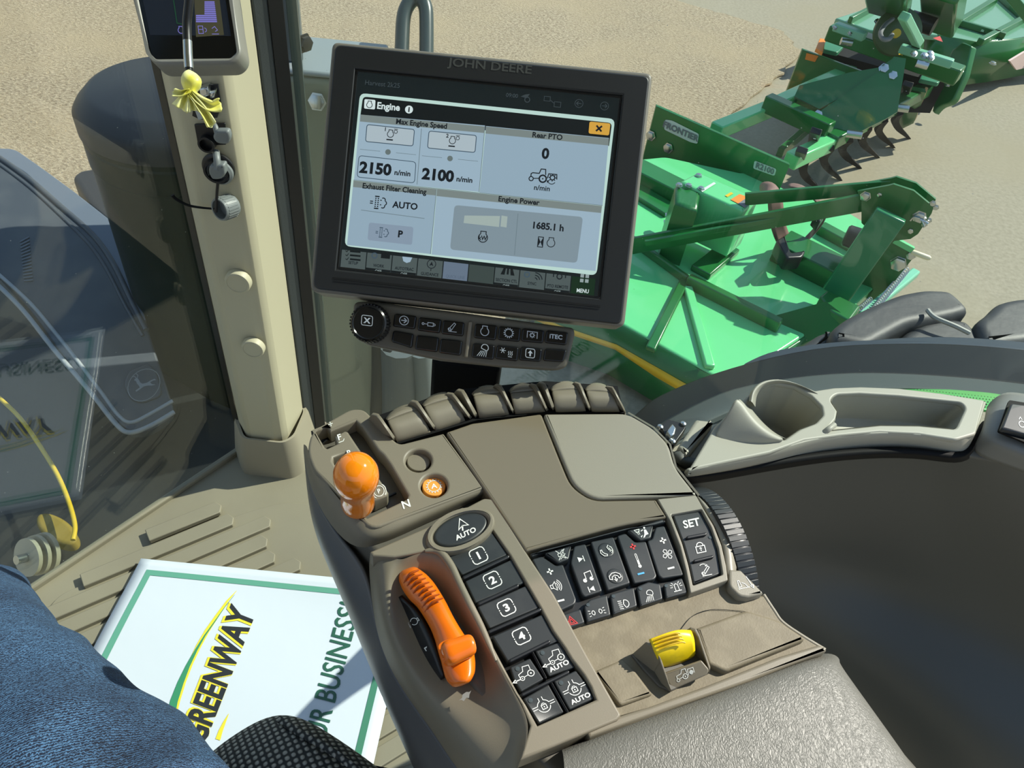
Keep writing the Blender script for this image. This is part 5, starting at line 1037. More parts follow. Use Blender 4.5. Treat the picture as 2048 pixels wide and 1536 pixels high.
# front apron of the tray
rows = [R((1376, 942, ZT - .001), (1400, 936, ZT - .001), (1470, 920, ZT - .001), (1540, 905, ZT - .001), (1610, 880, ZT - .001), (1683, 870, ZT - .001), (1760, 863, ZT - .001), (1837, 867, ZT - .001), (1914, 879, ZT - .001), (1934, 874, ZT - .001), (1954, 864, ZT - .001), (1970, 802, ZT - .001)),
        R((1372, 948, ZT - .006), (1398, 945, ZT - .006), (1470, 930, ZT - .006), (1541, 915, ZT - .006), (1612, 890, ZT - .006), (1684, 880, ZT - .006), (1761, 874, ZT - .006), (1838, 877, ZT - .006), (1915, 889, ZT - .006), (1938, 880, ZT - .006), (1957, 866, ZT - .006), (1972, 804, ZT - .006)),
        R((1368, 956, ZT - .014), (1400, 951, ZT - .017), (1470, 940, ZT - .018), (1530, 927, ZT - .02), (1612, 911, ZT - .025), (1683, 902, ZT - .026), (1760, 897, ZT - .027), (1837, 898, ZT - .026), (1908, 915, ZT - .026), (1932, 908, ZT - .026), (1950, 872, ZT - .02), (1972, 806, ZT - .02))]
grid_mesh('tray_apron', rows, tray_m, tr, sub=2, thick=.003, ang=0)
# raised lip round the cup opening
lipp = [(1568, 879), (1530, 861), (1503, 836), (1488, 812), (1476, 800), (1468, 806)]
rows = []
ctr = G(1570, 822, ZT)
cupring = [(1568, 876, .002), (1545, 868, .008), (1520, 850, .014), (1500, 828, .019), (1486, 806, .024), (1474, 797, .026)]
outer = [(1562, 886, -.004), (1530, 893, -.004), (1495, 893, -.004), (1462, 890, -.004), (1438, 884, -.003), (1428, 872, .0)]
rows = [[G(x, y, ZT + z) for x, y, z in cupring], [G(x - 4, y + 5, ZT + z + .001) for x, y, z in cupring], [G((x * .45 + a * .55), (y * .45 + b * .55), ZT + z * .45 + .001) for (x, y, z), (a, b, c) in zip(cupring, outer)], [G(x, y, ZT + z) for x, y, z in outer]]
grid_mesh('cup_lip', rows, tray_m, tr, sub=2, thick=.003, ang=0)
rows = [[G(x, y, ZT + z) for x, y, z in cupring], [G(x + 10, y + 3, ZT + z * .4 - .02) for x, y, z in cupring], [G(x + 18, y + 6, ZT - .05) for x, y, z in cupring]]
grid_mesh('cup_lip', rows, tray_m, tr, sub=2, ang=0)
back = [(1500, 800, .016), (1502, 782, .018), (1512, 768, .018), (1530, 758, .016), (1560, 755, .012), (1600, 766, .006), (1632, 784, .001)]
rows = [[G(x - 4, y + 6, ZT - .004) for x, y, z in back], [G(x, y, ZT + z) for x, y, z in back], [G(x + 7, y + 7, ZT + z * .95) for x, y, z in back], [G(x + 12, y + 18, ZT - .03) for x, y, z in back]]
grid_mesh('cup_rim', rows, tray_m, tr, sub=2, ang=0)
tube('bin_peg', R((1648, 866, ZT - .002), (1658, 858, ZT + .002), (1668, 850, ZT + .0)), .0028, tray_m, tr, 10)
# end block and latch left of the tray
lb = thing('shelf_end_block', 'grey shelf end with a zinc window latch, left of the cup holder', 'latch', G(1395, 880, 2.3))
slab('block', HP(2.28), [(1392, 838, 3), (1428, 842, 3), (1374, 912, 4), (1356, 893, 4)], .003, -.02, tray_m, lb, .003, flare=.15)
slab('block_foot', HP(2.27), [(1340, 900), (1372, 905), (1425, 848), (1437, 846), (1376, 946), (1340, 930)], .0, -.03, tray_m, lb, .002)
slab('latch_plate', HP(2.275), [(1322, 850), (1336, 838), (1368, 846), (1372, 856), (1348, 890), (1336, 888)], .002, -.01, black, lb, .001)
slab('latch_lever', HP(2.281), [(1334, 862), (1345, 846), (1353, 856), (1350, 868), (1340, 874)], .006, -.006, steel, lb, .0015)
for c in ((1320, 855), (1366, 849), (1345, 884)): lathe('screw', G(c[0], c[1], 2.277), (0, 0, 1), [(.003, 0), (.0028, .002), (.0012, .003), (0, .003)], steel, lb, 12)
# switch pod at the right border
pod = thing('switch_pod', 'grey switch pod with a black rocker at the right edge of the picture', 'switch pod', G(2030, 850, 2.3))
ZW = -.05
rows = [R2((1985, 800, 2.30), (2010, 780, 2.33), (2060, 790, 2.34), (2120, 800, 2.34)), R2((1972, 812, 2.34), (1992, 800, 2.362), (2060, 812, 2.364), (2120, 830, 2.364)), R2((1968, 850, 2.35), (1982, 872, 2.36), (2050, 900, 2.362), (2120, 925, 2.362)), R2((1958, 872, 2.345), (1972, 888, 2.348), (2050, 918, 2.35), (2120, 945, 2.35)), R2((1944, 900, 2.325), (1960, 915, 2.325), (2050, 945, 2.325), (2120, 975, 2.325))]
grid_mesh('pod_shell', rows, M('mid_grey_pod', (120, 122, 120), .42), pod, sub=2, ang=0, thick=.003)
slab('switch_well', HP(2.316), [(2018, 800, 4), (2110, 815, 4), (2100, 905, 4), (1996, 862, 4)], .0, -.002, blackm, pod, 0)
sw_ = slab('switch', HP(2.316), [(2022, 806, 4), (2110, 818, 4), (2100, 880, 4), (2003, 856, 4)], .005, -.001, key_m, pod, .0015)
art('symbol', frame(HP(2.3213), (2042, 848), (1, .15), (-.1, -1), 0), [('c', 2, 0, 6, 1.5), ('l', [(-3, 9), (0, 14), (3, 9)], 1.2)], white_p, sw_)

# ================================================================== FLOOR LEVEL THINGS
PZ = HP(FZ + .0195)
pap = thing('paper_mat', 'white paper floor sheet with green border and printed letters, lying on the mat', 'paper', PZ.pt(480, 1300))
pw = M('glossy_white_paper', (206, 214, 222), .22, bump=('n', 22, .12, .004))
TLc, TRc, BRc, BLc = PZ.pt(283, 1119), PZ.pt(826, 1172), PZ.pt(720, 1650), PZ.pt(20, 1600)
def pp3(u, v, h=0):   # u along the top edge, v down
    a = TLc.lerp(TRc, u); b = BLc.lerp(BRc, u); p = a.lerp(b, v)
    return p + Vector((0, 0, h + .0025 * math.sin(u * 5 + 1) * math.sin(v * 7) + .0035 * max(0, 1 - v * 5) ** 2))
grid_mesh('sheet', [[pp3(i / 24, j / 30) for i in range(25)] for j in range(31)], pw, pap, thick=.0004, ang=0)
gb = M('teal_border_print', (96, 158, 136), .3); gt = M('dark_green_print', (44, 92, 74), .3); bk = M('charcoal_print', (44, 46, 48), .3); gy = M('yellow_outline_print', (232, 214, 60), .3)
def strip_p(u0, v0, u1, v1, mt, nm='border'):
    n = 16; grid_mesh(nm, [[pp3(u0 + (u1 - u0) * i / n, v0 + (v1 - v0) * j / n, .0007) for i in range(n + 1)] for j in range(n + 1)], mt, pap, ang=0)
strip_p(.045, .052, .955, .078, gb); strip_p(.04, .052, .062, .97, gb); strip_p(.935, .052, .957, .97, M('teal_border_dark', (70, 128, 104), .3))
W_ = (TRc - TLc).length; H_ = (BLc - TLc).length
def px_uv(x, y):
    u, v = .5, .5
    for _ in range(30):
        p = pp3(u, v); e = PZ.pt(x, y) - p; a = (TRc - TLc) ; b = (BLc - TLc); u += e.dot(a) / a.length_squared * .8; v += e.dot(b) / b.length_squared * .8
    return u, v
def ptext(s, start, end, cap_px, mt, h, st=None, bold=.02):
    """text whose baseline runs between two photograph points on the sheet"""
    vs, fs = text_mesh(s, bold); x0 = min(v.x for v in vs); x1 = max(v.x for v in vs)
    A = Vector(start); B = Vector(end); d = (B - A); L_ = d.length; d.normalize(); up = Vector((d.y, -d.x)); up = Vector((-.93, -.37)) if False else up
    lo = min(v.y for v in vs)
    def f(a, b):
        q = A + d * ((a - x0) / (x1 - x0) * L_) + up * ((b - lo) / .73 * cap_px); u, v = px_uv(q.x, q.y); return pp3(u, v, h)
    me = bpy.data.meshes.new('lettering'); me.from_pydata([tuple(f(v.x, v.y)) for v in vs], [], fs); link('lettering', me, mt, pap, smooth=False)
ptext('GREENWAY', (410, 1492), (513, 1226), 52, gy, .0009, bold=.065); ptext('GREENWAY', (410, 1492), (513, 1226), 52, bk, .0013, bold=.03)
ptext('YOUR BUSINESS!', (634, 1548), (722, 1212), 44, gt, .0011, bold=.01)
def swoosh(cl, wds, mt, h):
    P = [Vector(p) for p in cl]; rows = []
    for i, p in enumerate(P):
        a = P[max(0, i - 1)]; b = P[min(len(P) - 1, i + 1)]; d = (b - a).normalized(); n = Vector((-d.y, d.x)) * wds[i] / 2
        rows.append([pp3(*px_uv(*(p + n)), h), pp3(*px_uv(*(p - n)), h)])
    grid_mesh('swoosh', rows, mt, pap, ang=0)
swoosh([(474, 1182), (455, 1203), (435, 1232), (415, 1262), (398, 1292), (382, 1325), (368, 1362), (356, 1402), (348, 1440)], [.5, 4, 7, 9, 10, 10, 9, 8, 6], gy, .0007)
swoosh([(470, 1190), (450, 1215), (430, 1244), (410, 1272), (393, 1300), (376, 1332), (361, 1366), (348, 1402), (340, 1440)], [.3, 1, 2, 3, 5, 8, 12, 15, 17], M('green_print', (60, 140, 100), .3), .0009)
swoosh([(458, 1428), (450, 1444), (442, 1462), (436, 1480)], [.5, 5, 8, 10], gy, .0007)

# stacked beige washers with a hex bolt beside the knee
sw = thing('washer_stack', 'stack of beige washers on a steel hex bolt beside the blue jeans', 'bolt', G(80, 1110, 1.62))
ax_ = (D(105, 1100, 1.385) - D(40, 1116, 1.33)).normalized(); c0 = D(66, 1112, 1.33)
wm = M('beige_washer', (186, 178, 158), .5)
for k, (of, rr, th) in enumerate(((-.012, .034, .007), (.003, .036, .007), (.018, .037, .008))): lathe('washer', c0 + ax_ * of, ax_, [(rr * .3, 0), (rr, 0), (rr, th), (rr * .3, th)], wm, sw, 28)
lathe('steel_washer', c0 + ax_ * .027, ax_, [(.027, 0), (.027, .002), (.01, .002)], steel, sw, 28); lathe('bolt_shank', c0 - ax_ * .03, ax_, [(.008, 0), (.008, .06)], steel, sw, 16); lathe('bolt_head', c0 + ax_ * .029, ax_, [(.014, 0), (.014, .010), (.010, .013), (0, .013)], steel, sw, 6, ang=20)

# ================================================================== SEAT AND PERSON
seat = thing('seat_cushion', 'front corner of a woven charcoal fabric seat cushion at the bottom of the picture', 'seat', G(600, 1540, 2.0))
rows = [R((330, 1640, 1.98), (395, 1545, 2.0), (455, 1492, 2.01), (530, 1446, 2.02), (590, 1444, 2.02), (650, 1478, 2.01), (715, 1520, 2.0), (780, 1570, 1.98), (840, 1640, 1.95)),
        R((330, 1600, 2.03), (400, 1512, 2.05), (462, 1466, 2.06), (535, 1424, 2.07), (595, 1426, 2.07), (655, 1460, 2.06), (722, 1505, 2.05), (786, 1550, 2.03), (850, 1620, 2.0)),
        R((360, 1600, 2.06), (425, 1515, 2.08), (480, 1472, 2.09), (546, 1430, 2.095), (600, 1434, 2.095), (658, 1468, 2.09), (722, 1514, 2.08), (780, 1562, 2.06), (840, 1630, 2.03)),
        R((420, 1650, 2.10), (470, 1570, 2.115), (520, 1520, 2.12), (575, 1480, 2.12), (620, 1480, 2.12), (670, 1510, 2.11), (730, 1560, 2.10), (790, 1600, 2.08), (850, 1660, 2.05)),
        R((500, 1760, 2.11), (540, 1690, 2.125), (590, 1640, 2.13), (640, 1600, 2.13), (680, 1600, 2.12), (730, 1630, 2.11), (790, 1670, 2.10), (840, 1700, 2.08), (900, 1760, 2.05))]
st_ = grid_mesh('cushion', rows, fabric, seat, sub=3, ang=0, thick=0)
uv = st_.data.uv_layers.new(name='uv')
for l in st_.data.loops:
    co = st_.data.vertices[l.vertex_index].co; uv.data[l.index].uv = (co.x * 30, (co.y + co.z * .6) * 30)
0 and tube('seam_piping', R((395, 1512, 2.055), (462, 1464, 2.066), (536, 1421, 2.076), (597, 1424, 2.076), (655, 1459, 2.066), (722, 1504, 2.056), (788, 1550, 2.036)), .0035, fabric, seat, 10)
tube('seam_piping', R((560, 1440, 2.103), (600, 1466, 2.115), (660, 1500, 2.118), (720, 1545, 2.112), (770, 1590, 2.095)), .003, fabric, seat, 10)
slab('cushion_base', HP(1.98), [(560, 1450), (640, 1470), (720, 1525), (900, 1560), (900, 1800), (400, 1800), (400, 1560)], 0, -.1, blackm, seat, 0)
# person: thigh and shin in jeans
def ringpath(cs, nring=36, seed=1):
    rnd_ = random.Random(seed); rows = []; n = len(cs)
    for i in range(n):
        c, rad = cs[i]; a = cs[max(0, i - 1)][0]; b = cs[min(n - 1, i + 1)][0]; t = (b - a).normalized(); u = t.cross(Vector((0, 0, 1))); u.normalize(); v = u.cross(t)
        rows.append([c + (u * math.cos(q) + v * math.sin(q) * .88) * rad * (1 + .02 * math.sin(3 * q + i * .9) + .012 * math.sin(7 * q + i * 1.7)) for q in [2 * math.pi * k / nring for k in range(nring)]])
    return rows
def lerp_c(pts, k):
    P, Rr = smooth_path([p for p, r in pts], [r for p, r in pts], k=k); return list(zip(P, Rr))
LO = lambda x, y, z: G(x - 24, y + 26, z)
cs = lerp_c([(LO(-40, 1180, 1.64), .045), (LO(-22, 1185, 1.78), .060), (LO(-45, 1215, 1.93), .068), (LO(-75, 1262, 2.06), .078), (LO(-40, 1400, 2.13), .092), (LO(80, 1560, 2.15), .100), (LO(230, 1740, 2.15), .104), (LO(400, 1950, 2.16), .108)], 6)
leg = grid_mesh('person', ringpath(cs), denim, None, closed_u=True, cap=True, sub=2, ang=0)
tag(leg, 'seated person in faded blue denim jeans, only one knee and thigh in view', 'person')
tex = bpy.data.textures.new('folds', 'CLOUDS'); tex.noise_scale = .09
m = leg.modifiers.new('folds', 'DISPLACE'); m.texture = tex; m.strength = .016; m.mid_level = .5
# ================================================================== THE TRACTOR OUTSIDE THE CAB
# --- exhaust treatment cover seen past the windscreen
trk = thing('tractor', 'green and black tractor seen round the cab: exhaust cover, fenders, tyres, handle and side panel', 'tractor', (0, 1, 0))
ec = D(348, 218, 1.75); eb = 1.0
ex = trk
ER = .205
q = Vector((ec.x, ec.y, 0))
lathe('cover_shell', q, (0, 0, 1), [(ER, eb), (ER, ec.z - .11), (ER * 1.012, ec.z - .105), (ER * 1.012, ec.z - .05), (ER, ec.z - .045), (ER, ec.z)], green_d, ex, 64, ang=20)
lathe('cover_cap', q, (0, 0, 1), [(ER * 1.03, ec.z - .03), (ER * 1.03, ec.z + .01), (ER * .98, ec.z + .025), (ER * .86, ec.z + .05), (ER * .8, ec.z + .056), (0, ec.z + .058)], M('satin_black_cap', (30, 34, 40), .45), ex, 64, ang=40)
# --- front fender
fd = trk
FP = Plane(G(150, 600, 1.45), (.25, -.18, .95))
f_out = [(-220, 300), (29, 299, 14), (82, 336, 10), (150, 386, 10), (236, 456, 10), (262, 540, 20), (290, 640, 20), (330, 760, 20), (352, 828, 20), (300, 862, 20), (259, 866, 26), (224, 836, 20), (150, 745, 20), (60, 620, 20), (0, 550, 10), (-220, 330)]
slab('fender_body', FP, f_out, 0, -.03, fender_m, fd, .006, r=8, seg=4)
fr_l = M('lighter_fender_rim', (96, 106, 120), .4)
slab('fender_rim', FP, [(-220, 290), (29, 297, 14), (82, 334, 10), (150, 384, 10), (236, 452, 10), (262, 540), (292, 640), (286, 640), (240, 545), (190, 480, 14), (110, 400, 10), (50, 345, 10), (0, 316), (-220, 305)], .004, -.02, fr_l, fd, .003)
for nm, path, rr in (('fender_rib', [(-20, 305), (2, 318), (60, 360), (120, 412), (185, 470), (225, 525), (262, 600), (292, 660)], .008), ('fender_rib', [(-20, 322), (0, 330), (60, 375), (120, 430), (178, 488), (214, 540), (250, 610), (286, 672)], .005),
                     ('fender_edge', [(-20, 535), (0, 551), (60, 606), (110, 665), (160, 728), (205, 788), (236, 830), (262, 845), (300, 828), (345, 802)], .005), ('fender_edge', [(-20, 558), (0, 574), (50, 625), (109, 700), (181, 784), (231, 847), (259, 865), (300, 852), (348, 824)], .006)):
    tube(nm, [FP.pt(x, y, .0) for x, y in path], rr, fender_m if nm == 'fender_rib' else M('worn_edge', (150, 156, 160), .35) if 'worn_edge' not in bpy.data.materials else bpy.data.materials['worn_edge'], fd, 8)
for k in range(14): tube('fender_vent', [FP.pt(48 + k * 1.6 - k * 2.2, 520 - k * -0 + k * -6 + 42 - 0, .001) for _ in (0,)] + [FP.pt(66 + k * -.6, 560 - k * 6.6, .002)], .0022, fr_l, fd, 6, spline=False)
bd = slab('badge', FP, rnd([(256, 742), (300, 725), (316, 748), (326, 790), (284, 806), (262, 798), (246, 770)], 14), .006, -.002, fender_m, fd, .004, seg=3)
art('leaping_deer', frame(FP, (288, 768), (1, -.12), (.1, -1), .0064), [('p', [(-14, 2), (-8, 4), (-3, 1), (6, 2), (13, 6), (20, 8), (24, 5), (18, 5), (12, 2), (16, -2), (24, -4), (16, -5), (8, -4), (0, -5), (-6, -9), (-14, -14), (-16, -11), (-8, -6), (-10, -2)]), ('p', [(-14, 2), (-17, 8), (-21, 10), (-19, 13), (-14, 13), (-10, 8), (-8, 4)]), ('l', [(-16, 13), (-21, 18), (-26, 17)], 1.4), ('l', [(-15, 13), (-14, 19), (-18, 23)], 1.4), ('c', 0, -2, 32, 1.4)], M('badge_relief', (128, 134, 140), .3), bd)
# added dark slab for the gloom below the fender and glass reflections; wheel rim
rb = trk
slab('dark_backing', HP(1.20), [(-500, 400), (0, 480), (250, 700), (420, 800), (560, 860), (560, 1000), (330, 1300), (-300, 1500), (-700, 1200)], 0, -.25, M('black_green_backing', (20, 24, 24), .5), rb, 0)
wr = trk
ym = M('yellow_rim_paint', (190, 166, 40), .4)
tube('rim_edge', R((-40, 762, 1.32), (0, 797, 1.32), (40, 836, 1.32), (80, 892, 1.32), (115, 950, 1.32), (138, 1005, 1.32), (150, 1052, 1.32), (146, 1080, 1.32)), .005, ym, wr, 10)
slab('rim_dish', HP(1.27), ell(112, 1056, 46, 24, 32), 0, -.03, M('dull_yellow_rim', (128, 112, 40), .5), wr, .008)
ft = trk
tm = M('dark_lug', (34, 36, 40), .5)
slab('tyre_lug', HP(1.15), [(143, 352, 8), (158, 340, 8), (192, 334, 6), (236, 360), (260, 470), (240, 480), (180, 410, 10)], 0, -.16, tm, ft, .02, seg=4)
slab('tyre_lug', HP(1.12), [(184, 286, 8), (196, 284, 6), (230, 330), (240, 400), (200, 350, 10)], 0, -.16, tm, ft, .02, seg=4)
# grey-green side tank and post beyond the pillar
tk = trk
tkm = M('grey_green_panel', (112, 120, 106), .4, coat=.2)
a, b = G(560, 150, 2.16), G(790, 172, 2.16); dn = Vector((0, 0, 1)); bk_ = Vector((-.05, .16, 0))
prism('tank_body', [a, b, b + bk_, a + bk_], [Vector((p.x, p.y, .6)) for p in (a, b, b + bk_, a + bk_)], tkm, tk, .012, 4)
prism('tank_cover', [p + Vector((0, 0, .012)) for p in (a, b, b + bk_, a + bk_)], [p + Vector((0, 0, .001)) for p in (a, b, b + bk_, a + bk_)], M('grey_blue_lid', (128, 138, 140), .35), tk, .005)
a2, b2 = G(505, 118, 2.18), G(606, 116, 2.18); prism('post', [Vector((p.x, p.y, 3.0)) for p in (a2, b2, b2 + bk_ * .5, a2 + bk_ * .5)], [Vector((p.x, p.y, 2.17)) for p in (a2, b2, b2 + bk_ * .5, a2 + bk_ * .5)], M('slate_post', (74, 84, 88), .4), tk, .006)
bolt('panel_bolt', G(644, 190, 2.12) + Vector((0, -.03, 0)), (0, -1, .3), .014, steel, tk); bolt('panel_bolt', G(608, 86, 2.3), (1, -.5, 0), .012, black, tk)
# dark mechanical parts below the panel
um_ = trk
for (x0, y0, x1, y1, rr, mt) in ((762, 680, 748, 900, .024, gasket), (800, 690, 792, 900, .05, M('dull_bracket', (84, 92, 94), .5)), (775, 700, 776, 900, .012, black), (842, 700, 846, 900, .03, M('dull_plate', (96, 106, 108), .45))):
    tube('hose', [G(x0, y0, 1.5), G((x0 + x1) / 2 + 4, (y0 + y1) / 2, 1.3), G(x1, y1, 1.0)], rr, mt, um_, 12)
# grab handle
gh = trk
tube('handle_tube', [D(802, 175, 1.5), D(804, 90, 1.5), D(808, 30, 1.5), D(822, 2, 1.5), D(838, -2, 1.5), D(850, 12, 1.5), D(853, 50, 1.5), D(852, 175, 1.5)], .0145, M('handle_green_black', (52, 66, 66), .3), gh, 16)
# --- rear fender arches on the right
af = trk
def arch(nm, up, lo, z0, z1, mt, th=.02):
    n = 15
    def samp(c, t):
        k = t * (len(c) - 1); i = min(int(k), len(c) - 2); return (c[i][0] + (c[i + 1][0] - c[i][0]) * (k - i), c[i][1] + (c[i + 1][1] - c[i][1]) * (k - i))
    rows = []
    for s in (0, .12, .5, .88, 1):
        z = z0 + (z1 - z0) * s + .02 * math.sin(math.pi * s)
        rows.append([G(samp(up, t / n)[0] * (1 - s) + samp(lo, t / n)[0] * s, samp(up, t / n)[1] * (1 - s) + samp(lo, t / n)[1] * s, z) for t in range(n + 1)])
    return grid_mesh(nm, rows, mt, af, sub=1, thick=th, ang=0)
u1 = [(1180, 905), (1281, 822), (1301, 801), (1360, 772), (1422, 749), (1543, 712), (1665, 692), (1786, 686), (1907, 688), (2048, 698), (2200, 720)]
l1 = [(1210, 930), (1300, 862), (1330, 842), (1390, 808), (1463, 777), (1584, 753), (1705, 745), (1827, 747), (1948, 757), (2048, 767), (2200, 790)]
l2 = [(1230, 960), (1320, 900), (1350, 880), (1400, 850), (1480, 815), (1590, 790), (1705, 780), (1827, 775), (1948, 785), (2048, 800), (2200, 830)]
u0 = [(1500, 735), (1540, 716), (1600, 702), (1665, 690), (1745, 680), (1827, 674), (1907, 674), (1980, 678), (2048, 684), (2120, 692), (2200, 706)]
arch('fender_extension', u1, l1, 1.86, 2.0, M('blue_black_fender', (22, 29, 35), .7, spec=.15, bump=('n', 60, .05, .002))); arch('fender_inner', l1, l2, 2.0, 2.05, M('grey_fender_band', (72, 80, 80), .7, spec=.2))
arch('fender_lip', u0, u1[3:] + [(2200, 720)] * 0, 1.82, 1.87, M('slate_lip', (84, 94, 104), .4)) if False else arch('fender_lip', u0, [(1500, 745), (1543, 722), (1600, 712), (1665, 702), (1745, 696), (1827, 694), (1907, 696), (1980, 700), (2048, 706), (2120, 712), (2200, 726)], 1.82, 1.85, M('slate_lip', (56, 66, 76), .6, spec=.2))
gpan = arch('green_panel', [(1780, 775), (1840, 771), (1900, 770), (1980, 776), (2048, 786), (2200, 800)], [(1780, 800), (1840, 805), (1900, 812), (1980, 822), (2048, 840), (2200, 870)], 2.03, 2.08, green_b, .004)
for j in range(4):
    for i in range(34):
        x = 1840 + i * 6.3 + (3 if j % 2 else 0); y = 782 + j * 5.5 + (x - 1840) * .085
        if random.random() < .05 or y < 779 + (x - 1840) * .1: continue
        pass
dots = []
for j in range(5):
    for i in range(36):
        x = 1822 + i * 6.4 + (3.2 if j % 2 else 0); y = 777.5 + j * 5.2 + (x - 1822) * .105
        dots.append(('d', x, y, .9 + .33 * j))
art('vent_perforations', frame(HP(2.10), (0, 0), (1, 0), (0, 1), 0), dots, blackm, af)['kind'] = 'stuff'
# --- rear tyre with lugs
rt = trk
rows = []
for z, dy in ((1.55, 0), (1.66, 2), (1.66, 30), (1.55, 60)):
    rows.append([G(x, y + dy, z) for x, y in ((1540, 720), (1600, 700), (1660, 690), (1740, 672), (1830, 662), (1920, 660), (2010, 664), (2120, 680), (2250, 700))])
grid_mesh('tyre_carcass', rows, rubber, rt, sub=2, thick=.05, ang=0)
def lug(pts, z, dep):
    top = rnd(pts, 16, 4); slab('tyre_lug', HP(z), [(p.x, p.y) for p in top], 0, -dep, rubber, rt, .022, seg=4)
lug([(1590, 712), (1600, 690), (1640, 662), (1668, 655), (1676, 680), (1650, 705)], 1.66, .1)
lug([(1668, 678), (1664, 655), (1690, 634), (1740, 608), (1800, 584), (1850, 575), (1900, 577), (1926, 598), (1945, 620), (1900, 632), (1820, 645), (1740, 690)], 1.70, .12)
lug([(1952, 640), (1975, 625), (1996, 602), (2030, 594), (2120, 588), (2220, 600), (2220, 670), (2060, 680), (1975, 690)], 1.70, .12)
lug([(1790, 690), (1810, 662), (1850, 640), (1900, 632), (1940, 640), (1960, 668), (1965, 700)], 1.68, .1)
tube('lug_edge', R((1855, 620, 1.712), (1870, 635, 1.712), (1910, 652, 1.71), (1938, 666, 1.70)), .006, M('worn_lug_edge', (150, 150, 142), .6), rt, 6)

# ================================================================== IMPLEMENTS ON THE CONCRETE
def vertp(px, py, ref, nrm):            # point where a pixel ray meets the vertical plane through ref
    return Plane(ref, nrm).pt(px, py)
# ---- near rotary cutter
rc = thing('rotary_cutter', 'nearest green rotary cutter with a tall hitch frame, right of the monitor', 'rotary cutter', G(1500, 560, 0), group='rotary cutters parked on the concrete')
DZ = .42
deck = [(1130, 610), (1180, 440), (1262, 320, 10), (1330, 313, 10), (1480, 345), (1505, 344), (1582, 384), (1690, 420), (1790, 480), (1765, 560), (1700, 620), (1640, 650), (1530, 722), (1432, 752), (1245, 648)]
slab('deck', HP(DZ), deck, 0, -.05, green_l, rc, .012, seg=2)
# skirts hanging from the deck edge
def skirt(nm, pts, h, mt=green, par=None):
    t_ = [G(x, y, DZ - .01) for x, y in pts]; rows = [t_, [p - Vector((0, 0, h)) for p in t_]]
    return grid_mesh(nm, rows, mt, par or rc, thick=.012, ang=20)
skirt('side_skirt', [(1080, 590), (1130, 612), (1245, 650), (1432, 754)], .34); skirt('side_skirt', [(1432, 754), (1530, 724), (1640, 652), (1765, 562)], .3); skirt('rear_skirt', [(1262, 318), (1200, 420), (1130, 610)], .3)
st1 = [G(x, y, DZ - .01) - Vector((0, 0, .12)) + Vector((-.004, -.014, 0)) for x, y in [(1080, 590), (1130, 612), (1245, 650), (1330, 697), (1400, 736)]]
grid_mesh('side_stripe', [st1, [p - Vector((0, 0, .035 if i < 3 else .06)) for i, p in enumerate(st1)]], tan_stripe, rc, thick=.003, ang=0)
art('side_number', lambda a, b: G(1345, 712, DZ - .2) + (st1[2] - st1[4]).normalized() * -a * .06 + Vector((-.01, -.03, b * .06)), [('t', '0118', 0, 0, 1)], tan_stripe, rc)
# raised channels across the deck
def chan(a, b, w, h, z=DZ, mt=green): return beam('deck_channel', G(a[0], a[1], z + h / 2), G(b[0], b[1], z + h / 2), w, h, mt, rc, .008)
chan((1262, 336), (1372, 392), .16, .1); chan((1262, 478), (1375, 560), .03, .05); chan((1375, 560), (1560, 652), .05, .07); chan((1560, 490), (1700, 560), .2, .12)
chan((1255, 370), (1345, 425), .14, .03, DZ, green); chan((1640, 455), (1760, 520), .08, .06)
ring_deck = [(1375, 548), (1440, 505), (1475, 480)]
chan((1370, 560), (1300, 700), .05, .03); chan((1375, 575), (1420, 735), .05, .03, DZ, green_l); chan((1400, 545), (1460, 495), .12, .04)
# gearbox and driveline shield
gz = .78
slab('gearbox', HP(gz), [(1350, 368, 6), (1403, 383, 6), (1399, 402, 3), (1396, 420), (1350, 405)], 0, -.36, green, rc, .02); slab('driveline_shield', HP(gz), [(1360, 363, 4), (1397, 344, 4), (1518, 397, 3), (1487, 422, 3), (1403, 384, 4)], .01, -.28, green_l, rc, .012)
for c in ((1397, 352), (1358, 371), (1377, 372), (1402, 378)): bolt('gearbox_bolt', G(c[0], c[1], gz + .011), (0, 0, 1), .016, steel, rc)
def decal(nm, pl, pts, mt, h, par): return art(nm, frame(pl, (0, 0), (1, 0), (0, 1), h), [('p', pts)], mt, par)
GPz = HP(gz)
decal('warning_decal', GPz, [(1461, 399), (1479, 388), (1500, 395), (1482, 410)], decal_o, .013, rc); decal('warning_decal', GPz, [(1476, 407), (1494, 395), (1508, 401), (1490, 416)], decal_g, .0135, rc); decal('warning_decal', GPz, [(1450, 391), (1462, 384), (1467, 387), (1455, 394)], tan_stripe, .013, rc); decal('glare_strip', GPz, [(1401, 380), (1428, 364), (1432, 367), (1405, 384)], decal_w, .0135, rc)
for x, y in ((1340, 432), (1337, 446)): bolt('fitting', G(x, y, .52), (0, 0, 1), .025, steel, rc)
# A-frame: two long flat bars up to the hitch head
HZ = 1.02
A1 = G(1487, 402, .80); A2 = G(1800, 371, HZ + .02); B1 = G(1268, 488, .50); B2 = G(1726, 400, HZ - .06)
def flat(a, b, h, t, nm='brace_bar'): return beam(nm, a, b, t, h, green, rc, .003)
flat(G(1490, 398, .82), G(1790, 372, HZ + .03), .07, .02); flat(G(1262, 492, .50), G(1740, 402, HZ - .05), .10, .02); flat(G(1290, 486, .58), G(1560, 436, .8), .03, .02)
